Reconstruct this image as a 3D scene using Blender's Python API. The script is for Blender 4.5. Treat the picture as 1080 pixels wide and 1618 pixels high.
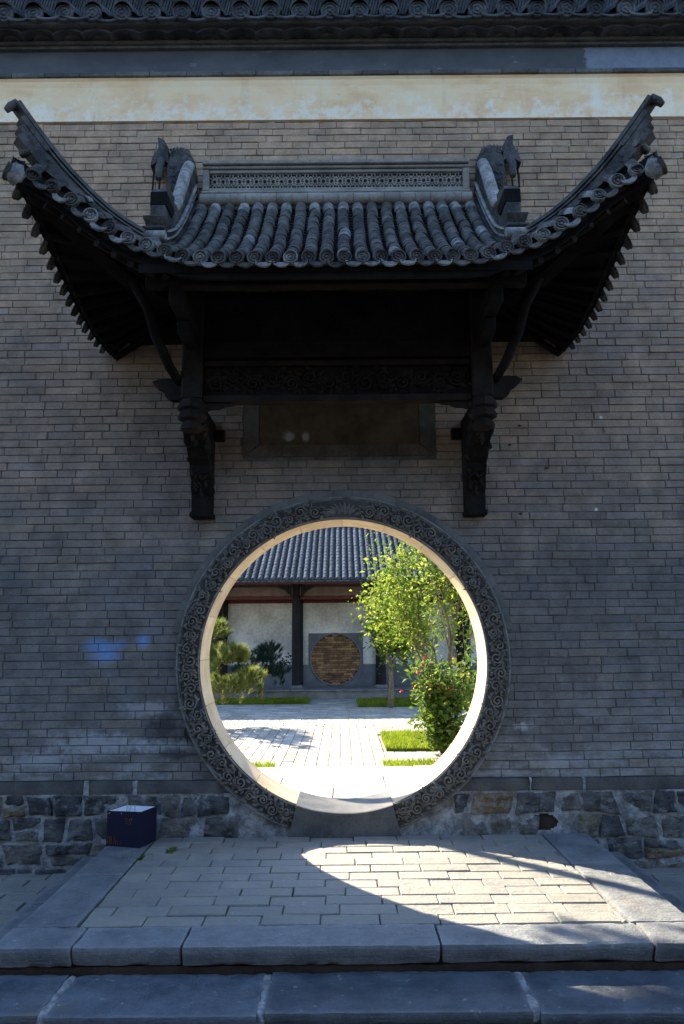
import bpy, bmesh, math, random
from math import sin, cos, pi, radians, hypot, atan2, sqrt
from mathutils import Vector, Matrix, noise as mnoise

for o in list(bpy.data.objects):
    bpy.data.objects.remove(o)
scene = bpy.context.scene
COL = scene.collection
R = random.Random(7)

# ------------------------------------------------------------------ camera
cam_data = bpy.data.cameras.new('camera')
cam = bpy.data.objects.new('camera', cam_data)
COL.objects.link(cam)
cam_data.sensor_fit = 'VERTICAL'
cam_data.sensor_height = 36.0
cam_data.lens = 26.0
cam_data.clip_start = 0.05
cam_data.clip_end = 3000
cam.location = (0, -5.45, 1.384)
cam.rotation_mode = 'QUATERNION'
cam.rotation_quaternion = (Matrix.Rotation(radians(99.3), 3, 'X') @ Matrix.Rotation(radians(-0.5), 3, 'Z')).to_quaternion()
scene.camera = cam

# ------------------------------------------------------------------ sky, sun, exposure
SUN = Vector((-0.92, 1.22, 1.0)).normalized()          # towards the sun
elev = math.asin(SUN.z)
world = bpy.data.worlds.new('World')
scene.world = world
world.use_nodes = True
wn = world.node_tree
wn.nodes.clear()
sky = wn.nodes.new('ShaderNodeTexSky')
sky.sky_type = 'NISHITA'
sky.sun_disc = False
sky.sun_elevation = elev
sky.sun_rotation = atan2(SUN.x, SUN.y)
sky.dust_density = 0.4
sky.ozone_density = 3.0
bg = wn.nodes.new('ShaderNodeBackground')
bg.inputs['Strength'].default_value = 0.13
wo = wn.nodes.new('ShaderNodeOutputWorld')
wn.links.new(sky.outputs[0], bg.inputs[0])
wn.links.new(bg.outputs[0], wo.inputs[0])

sun_data = bpy.data.lights.new('sun', 'SUN')
sun_data.energy = 5.0
sun_data.angle = radians(0.53)
sun_data.color = (1.0, 0.87, 0.66)
sun = bpy.data.objects.new('sun', sun_data)
COL.objects.link(sun)
sun.rotation_mode = 'QUATERNION'
sun.rotation_quaternion = SUN.to_track_quat('Z', 'Y')
sun.location = SUN * 40

scene.view_settings.view_transform = 'Standard'
scene.view_settings.look = 'None'
scene.view_settings.gamma = 1.0
scene.view_settings.use_curve_mapping = False
scene.view_settings.exposure = 2.1
scene.cycles.use_denoising = True
scene.cycles.max_bounces = 8
scene.cycles.diffuse_bounces = 5
scene.cycles.transparent_max_bounces = 8
scene.cycles.caustics_reflective = False
scene.cycles.caustics_refractive = False

# ------------------------------------------------------------------ materials
class NT:
    def __init__(self, name):
        self.m = bpy.data.materials.new(name)
        self.m.use_nodes = True
        self.t = self.m.node_tree
        self.b = self.t.nodes['Principled BSDF']
        self.out = self.t.nodes['Material Output']
        self.pos = self.n('ShaderNodeNewGeometry').outputs['Position']

    def n(self, typ, **kw):
        nd = self.t.nodes.new(typ)
        for k, v in kw.items():
            setattr(nd, k, v)
        return nd

    def l(self, a, b):
        self.t.links.new(a, b)

    def setin(self, sock, v):
        if isinstance(v, bpy.types.NodeSocket):
            self.l(v, sock)
        else:
            sock.default_value = v

    def noise(self, scale, detail=4, rough=0.55, vec=None, stretch=None, dist=0.0):
        nd = self.n('ShaderNodeTexNoise')
        nd.inputs['Scale'].default_value = scale
        nd.inputs['Detail'].default_value = detail
        nd.inputs['Roughness'].default_value = rough
        nd.inputs['Distortion'].default_value = dist
        v = vec or self.pos
        if stretch:
            mp = self.n('ShaderNodeMapping')
            mp.inputs['Scale'].default_value = stretch
            self.l(v, mp.inputs['Vector'])
            v = mp.outputs[0]
        self.l(v, nd.inputs['Vector'])
        return nd.outputs['Fac']

    def math(self, op, a, b=None, c=None, clamp=False):
        nd = self.n('ShaderNodeMath', operation=op, use_clamp=clamp)
        self.setin(nd.inputs[0], a)
        if b is not None:
            self.setin(nd.inputs[1], b)
        if c is not None:
            self.setin(nd.inputs[2], c)
        return nd.outputs[0]

    def rng(self, v, a, b, c=0.0, d=1.0):
        nd = self.n('ShaderNodeMapRange')
        nd.clamp = True
        self.setin(nd.inputs[0], v)
        for i, x in enumerate((a, b, c, d)):
            nd.inputs[i + 1].default_value = x
        return nd.outputs[0]

    def mix(self, f, a, b, mode='MIX'):
        nd = self.n('ShaderNodeMix', data_type='RGBA', blend_type=mode)
        self.setin(nd.inputs[0], f)
        for sock, v in ((nd.inputs[6], a), (nd.inputs[7], b)):
            if isinstance(v, bpy.types.NodeSocket):
                self.l(v, sock)
            else:
                sock.default_value = (v[0], v[1], v[2], 1)
        return nd.outputs[2]

    def ramp(self, f, stops):
        nd = self.n('ShaderNodeValToRGB')
        cr = nd.color_ramp
        while len(cr.elements) < len(stops):
            cr.elements.new(0.5)
        for e, (p, c) in zip(cr.elements, stops):
            e.position = p
            e.color = (c[0], c[1], c[2], 1)
        self.l(f, nd.inputs[0])
        return nd.outputs[0]

    def scale(self, col, f):
        nd = self.n('ShaderNodeVectorMath', operation='SCALE')
        self.setin(nd.inputs[0], col)
        self.setin(nd.inputs['Scale'], f)
        return nd.outputs[0]

    def attr(self, name='rnd'):
        return self.n('ShaderNodeAttribute', attribute_name=name).outputs['Fac']

    def objrnd(self):
        return self.n('ShaderNodeObjectInfo').outputs['Random']

    def spot(self, centre, radii, ns=9.0, amp=0.7, soft=0.35):
        """A stain with an uneven outline round a place on the surface."""
        a = self.n('ShaderNodeVectorMath', operation='SUBTRACT')
        self.l(self.pos, a.inputs[0])
        a.inputs[1].default_value = centre
        d = self.n('ShaderNodeVectorMath', operation='DIVIDE')
        self.l(a.outputs[0], d.inputs[0])
        d.inputs[1].default_value = radii
        ln = self.n('ShaderNodeVectorMath', operation='LENGTH')
        self.l(d.outputs[0], ln.inputs[0])
        nz = self.noise(ns, 5, 0.65)
        v = self.math('MULTIPLY_ADD', self.math('SUBTRACT', nz, 0.5), amp * 2, ln.outputs['Value'])
        return self.rng(v, 1.0, 1.0 - soft * 2, 0.0, 1.0)

    def z(self):
        s = self.n('ShaderNodeSeparateXYZ')
        self.l(self.pos, s.inputs[0])
        return s.outputs

    def bump(self, h, strength=0.4, dist=0.01):
        nd = self.n('ShaderNodeBump')
        nd.inputs['Strength'].default_value = strength
        nd.inputs['Distance'].default_value = dist
        self.l(h, nd.inputs['Height'])
        self.l(nd.outputs[0], self.b.inputs['Normal'])

    def done(self, col, rough=0.85, spec=0.3):
        self.setin(self.b.inputs['Base Color'], col if isinstance(col, bpy.types.NodeSocket) else (*col, 1))
        self.setin(self.b.inputs['Roughness'], rough)
        self.b.inputs['Specular IOR Level'].default_value = spec
        return self.m


def simple(name, c1, c2, scale=6, fine=60, rough=0.85, bump=0.3, bdist=0.006, rnd=None, amt=0.5, spec=0.3, detail=5):
    k = NT(name)
    big = k.noise(scale, detail, 0.6)
    fin = k.noise(fine, 4, 0.65)
    f = k.rng(k.math('MULTIPLY_ADD', k.math('SUBTRACT', fin, 0.5), 0.6, big), 0.36, 0.64)
    col = k.mix(f, c1, c2)
    if rnd:
        r = k.attr() if rnd == 'attr' else k.objrnd()
        col = k.scale(col, k.rng(r, 0, 1, 1 - amt, 1 + amt))
    k.bump(k.math('MULTIPLY_ADD', fin, 0.5, big), bump, bdist)
    return k.done(col, rough, spec)


M = {}

def make_brick():
    k = NT('grey_brick')
    r = k.attr()
    xyz = k.z()
    big = k.noise(0.9, 4, 0.6)
    mid = k.noise(6, 7, 0.68)
    fin = k.noise(60, 5, 0.7)
    hi = k.rng(k.math('MULTIPLY_ADD', k.math('SUBTRACT', big, .5), 2.2, xyz[2]), 1.5, 4.6)      # light falloff put into the colour: greyer low, warmer and brighter high
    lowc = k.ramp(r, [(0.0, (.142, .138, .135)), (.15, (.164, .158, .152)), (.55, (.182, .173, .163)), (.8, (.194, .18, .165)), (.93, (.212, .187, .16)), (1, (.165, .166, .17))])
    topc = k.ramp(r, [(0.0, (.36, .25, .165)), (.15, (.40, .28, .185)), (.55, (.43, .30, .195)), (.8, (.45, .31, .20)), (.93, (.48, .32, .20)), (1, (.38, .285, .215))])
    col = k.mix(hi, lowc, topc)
    col = k.scale(col, k.rng(big, .38, .64, .84, 1.16))
    col = k.scale(col, k.rng(mid, .36, .64, .72, 1.24))
    col = k.scale(col, k.rng(fin, .35, .65, .86, 1.14))
    # patches where washes of dirt and lime run across the joints
    ob = k.rng(k.noise(2.7, 6, .7, stretch=(1, 1, 1.6)), .52, .62)
    col = k.mix(k.math('MULTIPLY', ob, .45), col, k.mix(hi, (.145, .158, .172), (.32, .26, .19)))
    sm = k.rng(k.noise(7.0, 8, 0.74, stretch=(1, 1, 2.0)), .60, .70)
    col = k.mix(k.math('MULTIPLY', sm, .5), col, (.27, .275, .28))
    dk = k.rng(k.noise(4.3, 8, 0.72, stretch=(1, 1, 1.8)), .40, .33)
    col = k.mix(k.math('MULTIPLY', dk, .3), col, (.07, .074, .08))
    low = k.rng(xyz[2], 1.1, .5)
    bl = k.math('MULTIPLY', low, k.rng(k.noise(4.0, 9, .78, stretch=(.6, 1, 1.7)), .49, .60))
    col = k.mix(k.math('MULTIPLY', bl, .6), col, (.36, .375, .39))
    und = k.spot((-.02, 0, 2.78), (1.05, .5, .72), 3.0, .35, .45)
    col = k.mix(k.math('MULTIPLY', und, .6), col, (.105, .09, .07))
    for c, rad, a in (((-1.75, 0, .62), (.42, .4, .09), .55), ((-1.3, 0, .60), (.30, .4, .07), .5), ((-2.15, 0, .5), (.35, .4, .07), .45), ((-1.42, 0, .86), (.22, .4, .07), .45), ((1.55, 0, .47), (.4, .4, .05), .35), ((1.28, 0, .72), (.1, .4, .03), .7)):
        col = k.mix(k.math('MULTIPLY', k.spot(c, rad, 17, 1.3, .3), a), col, (.44, .46, .49))
    # soot by the ring, blue paint patches
    for c, rad in (((-1.28, 0, .72), (.17, .3, .13)), ((-1.05, 0, .66), (.16, .3, .10)), ((-1.2, 0, .55), (.2, .3, .06))):
        col = k.mix(k.math('MULTIPLY', k.spot(c, rad, 14, .8), .8), col, (.03, .03, .032))
    for c, rad, a in (((-1.79, 0, 1.31), (.13, .3, .07), .75), ((-1.70, 0, 1.27), (.11, .3, .09), .7), ((-1.74, 0, 1.22), (.14, .3, .06), .45), ((-1.62, 0, 1.32), (.08, .3, .05), .4),
                      ((-1.45, 0, 1.34), (.065, .3, .065), .85), ((-1.97, 0, 3.85), (.05, .3, .07), .45)):
        col = k.mix(k.math('MULTIPLY', k.spot(c, rad, 30, .55, .5), a), col, (.15, .34, .70))
    for c in ((1.98, 0, 2.99), (1.9, 0, 2.28)):
        col = k.mix(k.spot(c, (.018, .2, .016), 40, .4), col, (.7, .7, .7))
    h = k.math('MULTIPLY_ADD', fin, .6, k.noise(22, 5, .7))
    k.bump(h, .5, .006)
    return k.done(col, .92, .2)

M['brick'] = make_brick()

def make_plaster():
    k = NT('cream_plaster')
    a = k.noise(2.2, 6, .65, stretch=(.6, 1, 1.4))
    b = k.noise(9, 8, .75)
    f = k.noise(60, 4, .7)
    col = k.ramp(a, [(.36, (.84, .54, .29)), (.5, (.94, .67, .39)), (.64, (.95, .76, .50))])
    xyz = k.z()
    low = k.rng(xyz[2], 5.85, 5.5, -.07, .12)
    w = k.rng(k.math('ADD', b, low), .53, .64)
    col = k.mix(k.math('MULTIPLY', w, .65), col, (.96, .88, .74))
    st = k.rng(k.noise(3.0, 6, .7, stretch=(1.6, 1, .35)), .56, .72)
    col = k.mix(k.math('MULTIPLY', st, .35), col, (.42, .32, .21))
    sc = k.rng(k.noise(2.2, 3, .5, stretch=(6, 1, 40), dist=1.5), .70, .72)
    col = k.mix(k.math('MULTIPLY', sc, .35), col, (.2, .16, .11))
    for c, rad in (((2.12, 0, 5.68), (.07, .4, .22)),):
        col = k.mix(k.math('MULTIPLY', k.spot(c, rad, 14, .8), .6), col, (.95, .87, .72))
    k.bump(k.math('MULTIPLY_ADD', f, .4, b), .35, .006)
    return k.done(col, .93, .15)

M['plaster'] = make_plaster()

def make_frieze():
    k = NT('grey_frieze_paint')
    a = k.noise(3.5, 7, .7, stretch=(.7, 1, 1.3))
    b = k.noise(12, 7, .75)
    col = k.mix(k.rng(a, .3, .7), (.07, .076, .085), (.12, .123, .127))
    fl = k.rng(k.noise(5.5, 9, .74, stretch=(.55, 1, 1.3)), .60, .66)
    col = k.mix(k.math('MULTIPLY', fl, .6), col, (.33, .34, .355))
    s = k.z()
    patch = k.rng(k.math('MULTIPLY_ADD', k.math('SUBTRACT', b, .5), .25, s[0]), 2.03, 2.05)
    col = k.mix(k.math('MULTIPLY', patch, .8), col, k.mix(k.rng(b, .35, .65), (.17, .21, .28), (.26, .30, .36)))
    k.bump(b, .3, .005)
    return k.done(col, .85, .25)

M['frieze'] = make_frieze()
M['moulding'] = simple('moulding_brick', (.075, .073, .07), (.15, .14, .125), 5, 50, rnd='attr', amt=.25)
M['core'] = simple('wall_mortar', (.08, .08, .08), (.15, .148, .142), 5, 40)
M['arch'] = simple('arch_brick_grey', (.12, .116, .11), (.19, .178, .16), 5, 60, rnd='attr', amt=.15)
M['ring'] = simple('carved_grey_stone', (.12, .112, .10), (.22, .205, .18), 14, 70, bump=.5, rnd=None)
M['ringbed'] = simple('shade_toned_ring_bed', (.05, .047, .043), (.095, .09, .08), 14, 70, bump=.5)  # recess shade between the carvings put into the bed's colour
M['ringedge'] = simple('worn_stone_rim', (.09, .088, .084), (.22, .215, .2), 9, 70)
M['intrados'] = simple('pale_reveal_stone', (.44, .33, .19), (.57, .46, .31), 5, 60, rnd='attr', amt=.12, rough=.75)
M['threshold'] = simple('threshold_stone', (.055, .058, .062), (.115, .113, .108), 6, 80, rough=.6, bump=.25)

def make_rubble():
    k = NT('rubble_stone')
    r = k.attr()
    col = k.ramp(r, [(0, (.075, .08, .085)), (.35, (.13, .13, .128)), (.6, (.185, .175, .158)), (.8, (.22, .18, .13)), (.92, (.2, .13, .075)), (1, (.24, .23, .21))])
    n = k.noise(10, 9, .75)
    st = k.noise(6, 8, .75, stretch=(.8, 1, 3.0), dist=.5)
    col = k.scale(col, k.rng(n, .38, .62, .55, 1.45))
    col = k.scale(col, k.rng(st, .4, .6, .7, 1.25))
    lime = k.rng(k.noise(9, 9, .78), .53, .60)
    col = k.mix(k.math('MULTIPLY', lime, .65), col, (.34, .345, .35))
    ck = k.rng(k.noise(14, 8, .7, stretch=(.6, 1, 1.6)), .40, .35)
    col = k.mix(k.math('MULTIPLY', ck, .8), col, (.025, .025, .025))
    k.bump(k.math('MULTIPLY_ADD', k.noise(45, 5, .7), .35, k.math('MULTIPLY_ADD', st, 1.0, n)), 1.0, .03)
    return k.done(col, .92, .2)

M['rubble'] = make_rubble()
M['lime'] = simple('lime_mortar', (.17, .172, .175), (.42, .42, .42), 9, 45, bump=1.0, bdist=.025, rough=.95, detail=9)
M['soil'] = simple('dark_soil', (.03, .02, .015), (.06, .04, .028), 8, 60, bump=.6)

def make_slab(name, c1, c2, warm=.0):
    k = NT(name)
    r = k.attr()
    n = k.noise(5.5, 8, .7)
    f = k.noise(90, 4, .7)
    col = k.mix(k.rng(n, .38, .62), c1, c2)
    col = k.scale(col, k.rng(f, .35, .65, .85, 1.15))
    col = k.scale(col, k.rng(r, 0, 1, .82, 1.18))
    col = k.mix(k.math('MULTIPLY', k.rng(k.noise(2.6, 7, .72), .57, .67), .5), col, (.15, .125, .1))
    col = k.mix(k.math('MULTIPLY', k.rng(k.noise(24, 6, .7), .62, .70), .55), col, (.5, .5, .48))
    geo = k.n('ShaderNodeNewGeometry')
    edge = k.rng(geo.outputs['Pointiness'], .52, .6)
    col = k.mix(k.math('MULTIPLY', edge, .3), col, (.42, .42, .41))
    tool = k.noise(7, 3, .6, stretch=(1.0, 6.0, 14.0), dist=.6)
    k.bump(k.math('MULTIPLY_ADD', tool, .5, k.math('MULTIPLY_ADD', f, .35, k.noise(16, 7, .7))), .9, .013)
    return k.done(col, k.rng(n, .3, .7, .5, .8), .35)

M['slab'] = make_slab('slate_slab', (.12, .132, .146), (.215, .225, .235))
M['paver'] = make_slab('grey_paving_brick', (.125, .122, .108), (.225, .205, .155))
M['stepslab'] = make_slab('step_slate', (.062, .076, .096), (.12, .138, .16))
M['court'] = simple('courtyard_brick', (.26, .245, .215), (.4, .375, .33), 3, 40, rnd='attr', amt=.22, bump=.2)
M['innerslab'] = simple('inner_step_stone', (.42, .41, .38), (.56, .54, .5), 3, 60, rnd='attr', amt=.08)
M['ground'] = simple('ground_earth', (.13, .12, .105), (.24, .225, .195), 1.5, 30)
M['joint'] = simple('dirt_joint', (.03, .03, .028), (.07, .065, .055), 9, 60)
M['tile'] = simple('grey_roof_tile', (.028, .0255, .023), (.118, .107, .094), 11, 55, rnd='obj', amt=.3, rough=.75, bump=.5)
M['tilelight'] = simple('limed_roof_tile', (.08, .08, .078), (.27, .265, .25), 14, 60, rnd='obj', amt=.25, rough=.85, bump=.5)
M['ridge'] = simple('ridge_tile_dark', (.022, .0215, .021), (.095, .09, .082), 7, 50, rough=.7, bump=.45)
M['ridgepale'] = simple('ridge_weathered_pale', (.14, .138, .13), (.36, .355, .335), 12, 60, rough=.9, bump=.45)
M['ridgepanel'] = simple('ridge_panel_brick', (.19, .175, .15), (.32, .295, .25), 6, 60, rough=.88, bump=.3)
M['wood'] = simple('charred_dark_wood', (.006, .0056, .0055), (.015, .0135, .0125), 7, 50, rough=.85, bump=.4, spec=.12)
M['woodwarm'] = simple('brown_black_wood', (.010, .008, .0065), (.024, .018, .014), 7, 50, rough=.8, bump=.4, spec=.15)
def make_plaque():
    k = NT('plaque_brown_plaster')
    n = k.noise(5, 7, .7)
    col = k.mix(k.rng(n, .38, .62), (.06, .042, .024), (.115, .078, .045))
    for c, rad in (((-.40, 0, 2.86), (.05, .3, .045)), ((-.27, 0, 2.855), (.035, .3, .045))):
        col = k.mix(k.math('MULTIPLY', k.spot(c, rad, 25, .7, .25), .7), col, (.4, .38, .34))
    k.bump(n, .4, .008)
    return k.done(col, .9, .2)
M['plaquebrown'] = make_plaque()
M['corniceTile'] = simple('cornice_tile', (.028, .03, .034), (.085, .086, .088), 8, 50, rnd='obj', amt=.3, bump=.5)
M['plaqueframe'] = simple('stained_frame_brick', (.062, .055, .044), (.115, .10, .078), 5, 50, rnd='attr', amt=.12)
M['navy'] = simple('navy_card', (.002, .003, .018), (.004, .005, .028), 9, 80, rough=.45, bump=.05)
M['cardwhite'] = simple('white_card', (.72, .74, .78), (.8, .82, .85), 9, 80, rough=.6, bump=.05)
M['gold'] = simple('gold_print', (.08, .04, .014), (.17, .085, .03), 30, 90, rough=.4, bump=.05)
M['twig'] = simple('pale_twig', (.3, .24, .16), (.45, .38, .28), 30, 90)
M['bark'] = simple('tree_bark', (.12, .085, .055), (.24, .18, .12), 18, 80, bump=.7, rough=.9)
M['stake'] = simple('weathered_stake', (.4, .36, .32), (.56, .52, .47), 14, 80)
M['black_lacquer'] = simple('black_lacquer_column', (.008, .008, .009), (.018, .017, .018), 5, 60, rough=.6, bump=.1, spec=.15)
M['redwood'] = simple('red_painted_timber', (.09, .022, .02), (.14, .034, .03), 6, 60, rough=.75, bump=.2)
M['brownpanel'] = simple('brown_timber_panel', (.13, .09, .08), (.2, .145, .125), 5, 50, rough=.85)
M['whitewash'] = simple('whitewashed_wall', (.44, .43, .415), (.76, .76, .745), 1.3, 14, rough=.95, detail=9)
M['dado'] = simple('blue_grey_dado', (.10, .115, .135), (.155, .17, .19), 3, 40)
M['halltile'] = simple('hall_roof_tile', (.045, .054, .066), (.11, .122, .138), 12, 40, rnd='obj', amt=.18, rough=1.0, spec=.02)
M['hallpan'] = simple('hall_pan_tile', (.03, .033, .04), (.06, .065, .07), 9, 40)
M['windowbrick'] = simple('ochre_brick', (.17, .095, .05), (.30, .175, .09), 8, 40, rnd='attr', amt=.5)
M['hallstone'] = simple('hall_plinth_stone', (.13, .135, .14), (.22, .22, .22), 4, 50)

def leafmat(name, ramp, trans=.45):
    k = NT(name)
    r = k.attr()
    col = k.ramp(r, ramp)
    col = k.scale(col, k.rng(k.noise(4, 3), .3, .7, .75, 1.25))
    k.done(col, .5, .3)
    tr = k.n('ShaderNodeBsdfTranslucent')
    k.l(k.scale(col, 1.3), tr.inputs['Color'])
    mx = k.n('ShaderNodeMixShader')
    mx.inputs[0].default_value = trans
    k.l(k.b.outputs[0], mx.inputs[1])
    k.l(tr.outputs[0], mx.inputs[2])
    k.l(mx.outputs[0], k.out.inputs['Surface'])
    return k.m

M['leaf'] = leafmat('yellow_green_leaf', [(0, (.07, .13, .012)), (.5, (.15, .22, .022)), (1, (.27, .30, .045))], .58)
M['roseleaf'] = leafmat('rose_leaf', [(0, (.035, .08, .014)), (.5, (.09, .16, .022)), (.88, (.17, .22, .03)), (1, (.24, .14, .03))], .52)
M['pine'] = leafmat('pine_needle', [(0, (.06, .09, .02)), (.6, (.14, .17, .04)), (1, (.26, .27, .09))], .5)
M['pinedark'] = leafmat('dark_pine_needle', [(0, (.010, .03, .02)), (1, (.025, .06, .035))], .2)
M['grass'] = leafmat('lawn_grass', [(0, (.10, .16, .01)), (.5, (.17, .23, .012)), (1, (.26, .30, .02))], .45)
M['petal'] = leafmat('rose_petal', [(0, (.35, .03, .05)), (1, (.55, .06, .09))], .4)

# ------------------------------------------------------------------ builders
LOC = {}

def link(o, parent=None, world=(0, 0, 0)):
    COL.objects.link(o)
    w = Vector(world)
    if parent is not None:
        o.parent = parent
        o.location = w - LOC[parent.name]
    else:
        o.location = w
    LOC[o.name] = w
    return o


def tag(o, label, cat, group=None):
    o['label'] = label
    o['category'] = cat
    if group:
        o['group'] = group
    return o


def thing(name, loc, label=None, cat=None, group=None, kind=None):
    o = bpy.data.objects.new(name, None)
    o.empty_display_size = .1
    link(o, None, loc)
    if label:
        tag(o, label, cat, group)
    if kind:
        o['kind'] = kind
    return o


class MB:
    """Collects polygons, with one random value per added piece, for one mesh object."""
    def __init__(self):
        self.v, self.f, self.r = [], [], []

    def add(self, verts, faces, rnd=None, mat=None):
        b = len(self.v)
        rn = R.random() if rnd is None else rnd
        if mat is not None:
            verts = [mat @ Vector(p) for p in verts]
        self.v.extend([tuple(p) for p in verts])
        self.r.extend([rn] * len(verts))
        self.f.extend([tuple(b + i for i in f) for f in faces])

    def box(self, lo, hi, rnd=None, bev=0.0, mat=None):
        if bev <= 0:
            x0, y0, z0 = lo
            x1, y1, z1 = hi
            self.add([(x0, y0, z0), (x1, y0, z0), (x1, y1, z0), (x0, y1, z0), (x0, y0, z1), (x1, y0, z1), (x1, y1, z1), (x0, y1, z1)],
                     [(0, 3, 2, 1), (4, 5, 6, 7), (0, 1, 5, 4), (1, 2, 6, 5), (2, 3, 7, 6), (3, 0, 4, 7)], rnd, mat)
        else:
            v, f = rbox(lo, hi, bev)
            self.add(v, f, rnd, mat)

    def tube(self, pts, rad, n=6, rnd=None, cap=True, flat=1.0, up=None):
        """A tube along points; rad a number or a list."""
        P = [Vector(p) for p in pts]
        m = len(P)
        rads = rad if isinstance(rad, (list, tuple)) else [rad] * m
        vs, fs = [], []
        ref = Vector(up) if up else None
        prev = None
        for i, p in enumerate(P):
            t = (P[min(i + 1, m - 1)] - P[max(i - 1, 0)])
            if t.length < 1e-9:
                t = Vector((0, 0, 1))
            t.normalize()
            if ref is not None:
                a = t.cross(ref)
                if a.length < 1e-5:
                    a = t.orthogonal()
                a.normalize()
            elif prev is None:
                a = t.orthogonal().normalized()
            else:
                a = (prev - t * prev.dot(t))
                a = a.normalized() if a.length > 1e-6 else t.orthogonal().normalized()
            prev = a
            b = t.cross(a)
            for j in range(n):
                th = 2 * pi * j / n
                vs.append(p + a * (cos(th) * rads[i]) + b * (sin(th) * rads[i] * flat))
        for i in range(m - 1):
            for j in range(n):
                fs.append((i * n + j, i * n + (j + 1) % n, (i + 1) * n + (j + 1) % n, (i + 1) * n + j))
        if cap:
            fs.append(tuple(range(n))[::-1])
            fs.append(tuple((m - 1) * n + j for j in range(n)))
        self.add(vs, fs, rnd)

    def prism(self, poly, axis, a, b, rnd=None, mat=None):
        """Extrude a closed 2-D outline along an axis ('x','y' or 'z') from a to b."""
        def P(p, t):
            if axis == 'x':
                return (t, p[0], p[1])
            if axis == 'y':
                return (p[0], t, p[1])
            return (p[0], p[1], t)
        n = len(poly)
        vs = [P(p, a) for p in poly] + [P(p, b) for p in poly]
        fs = [tuple(range(n)), tuple(range(2 * n - 1, n - 1, -1))]
        fs += [(i, n + i, n + (i + 1) % n, (i + 1) % n) for i in range(n)]
        self.add(vs, fs, rnd, mat)

    def build(self, name, mat, parent=None, origin=None, smooth=False, kind=None, angle=None):
        if not self.v:
            return None
        if origin is None:
            n = len(self.v)
            origin = (sum(p[0] for p in self.v) / n, sum(p[1] for p in self.v) / n, min(p[2] for p in self.v))
        me = bpy.data.meshes.new(name)
        ox, oy, oz = origin
        me.from_pydata([(p[0] - ox, p[1] - oy, p[2] - oz) for p in self.v], [], self.f)
        at = me.attributes.new('rnd', 'FLOAT', 'POINT')
        at.data.foreach_set('value', self.r)
        me.materials.append(M[mat])
        bm = bmesh.new()
        bm.from_mesh(me)
        bmesh.ops.recalc_face_normals(bm, faces=bm.faces) if len(self.f) < 60000 and kind != 'leaf' else None
        bm.to_mesh(me)
        bm.free()
        if smooth:
            me.polygons.foreach_set('use_smooth', [True] * len(me.polygons))
            if angle:
                me.set_sharp_from_angle(angle=radians(angle))
        o = bpy.data.objects.new(name, me)
        link(o, parent, origin)
        if kind and kind != 'leaf':
            o['kind'] = kind
        return o


def rbox(lo, hi, b):
    """Box with chamfered edges: 24 points."""
    vs, idx = [], {}
    for sx in (0, 1):
        for sy in (0, 1):
            for sz in (0, 1):
                c = [(lo, hi)[s][i] for i, s in enumerate((sx, sy, sz))]
                d = [b if s == 0 else -b for s in (sx, sy, sz)]
                for ax in range(3):
                    p = list(c)
                    for i in range(3):
                        if i != ax:
                            p[i] += d[i]
                    idx[(sx, sy, sz, ax)] = len(vs)
                    vs.append(tuple(p))
    fs = []
    for ax in range(3):
        o = [i for i in range(3) if i != ax]
        for s in (0, 1):
            q = []
            for a, c in ((0, 0), (1, 0), (1, 1), (0, 1)):
                k = [0, 0, 0]
                k[ax] = s
                k[o[0]] = a
                k[o[1]] = c
                q.append(idx[(*k, ax)])
            fs.append(tuple(q))
    for ax in range(3):                       # edges along ax
        o = [i for i in range(3) if i != ax]
        for a in (0, 1):
            for c in (0, 1):
                q = []
                for s, face in ((0, o[0]), (1, o[0]), (1, o[1]), (0, o[1])):
                    k = [0, 0, 0]
                    k[ax] = s
                    k[o[0]] = a
                    k[o[1]] = c
                    q.append(idx[(*k, face)])
                fs.append(tuple(q))
    for sx in (0, 1):
        for sy in (0, 1):
            for sz in (0, 1):
                fs.append(tuple(idx[(sx, sy, sz, ax)] for ax in range(3)))
    return vs, fs


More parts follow.
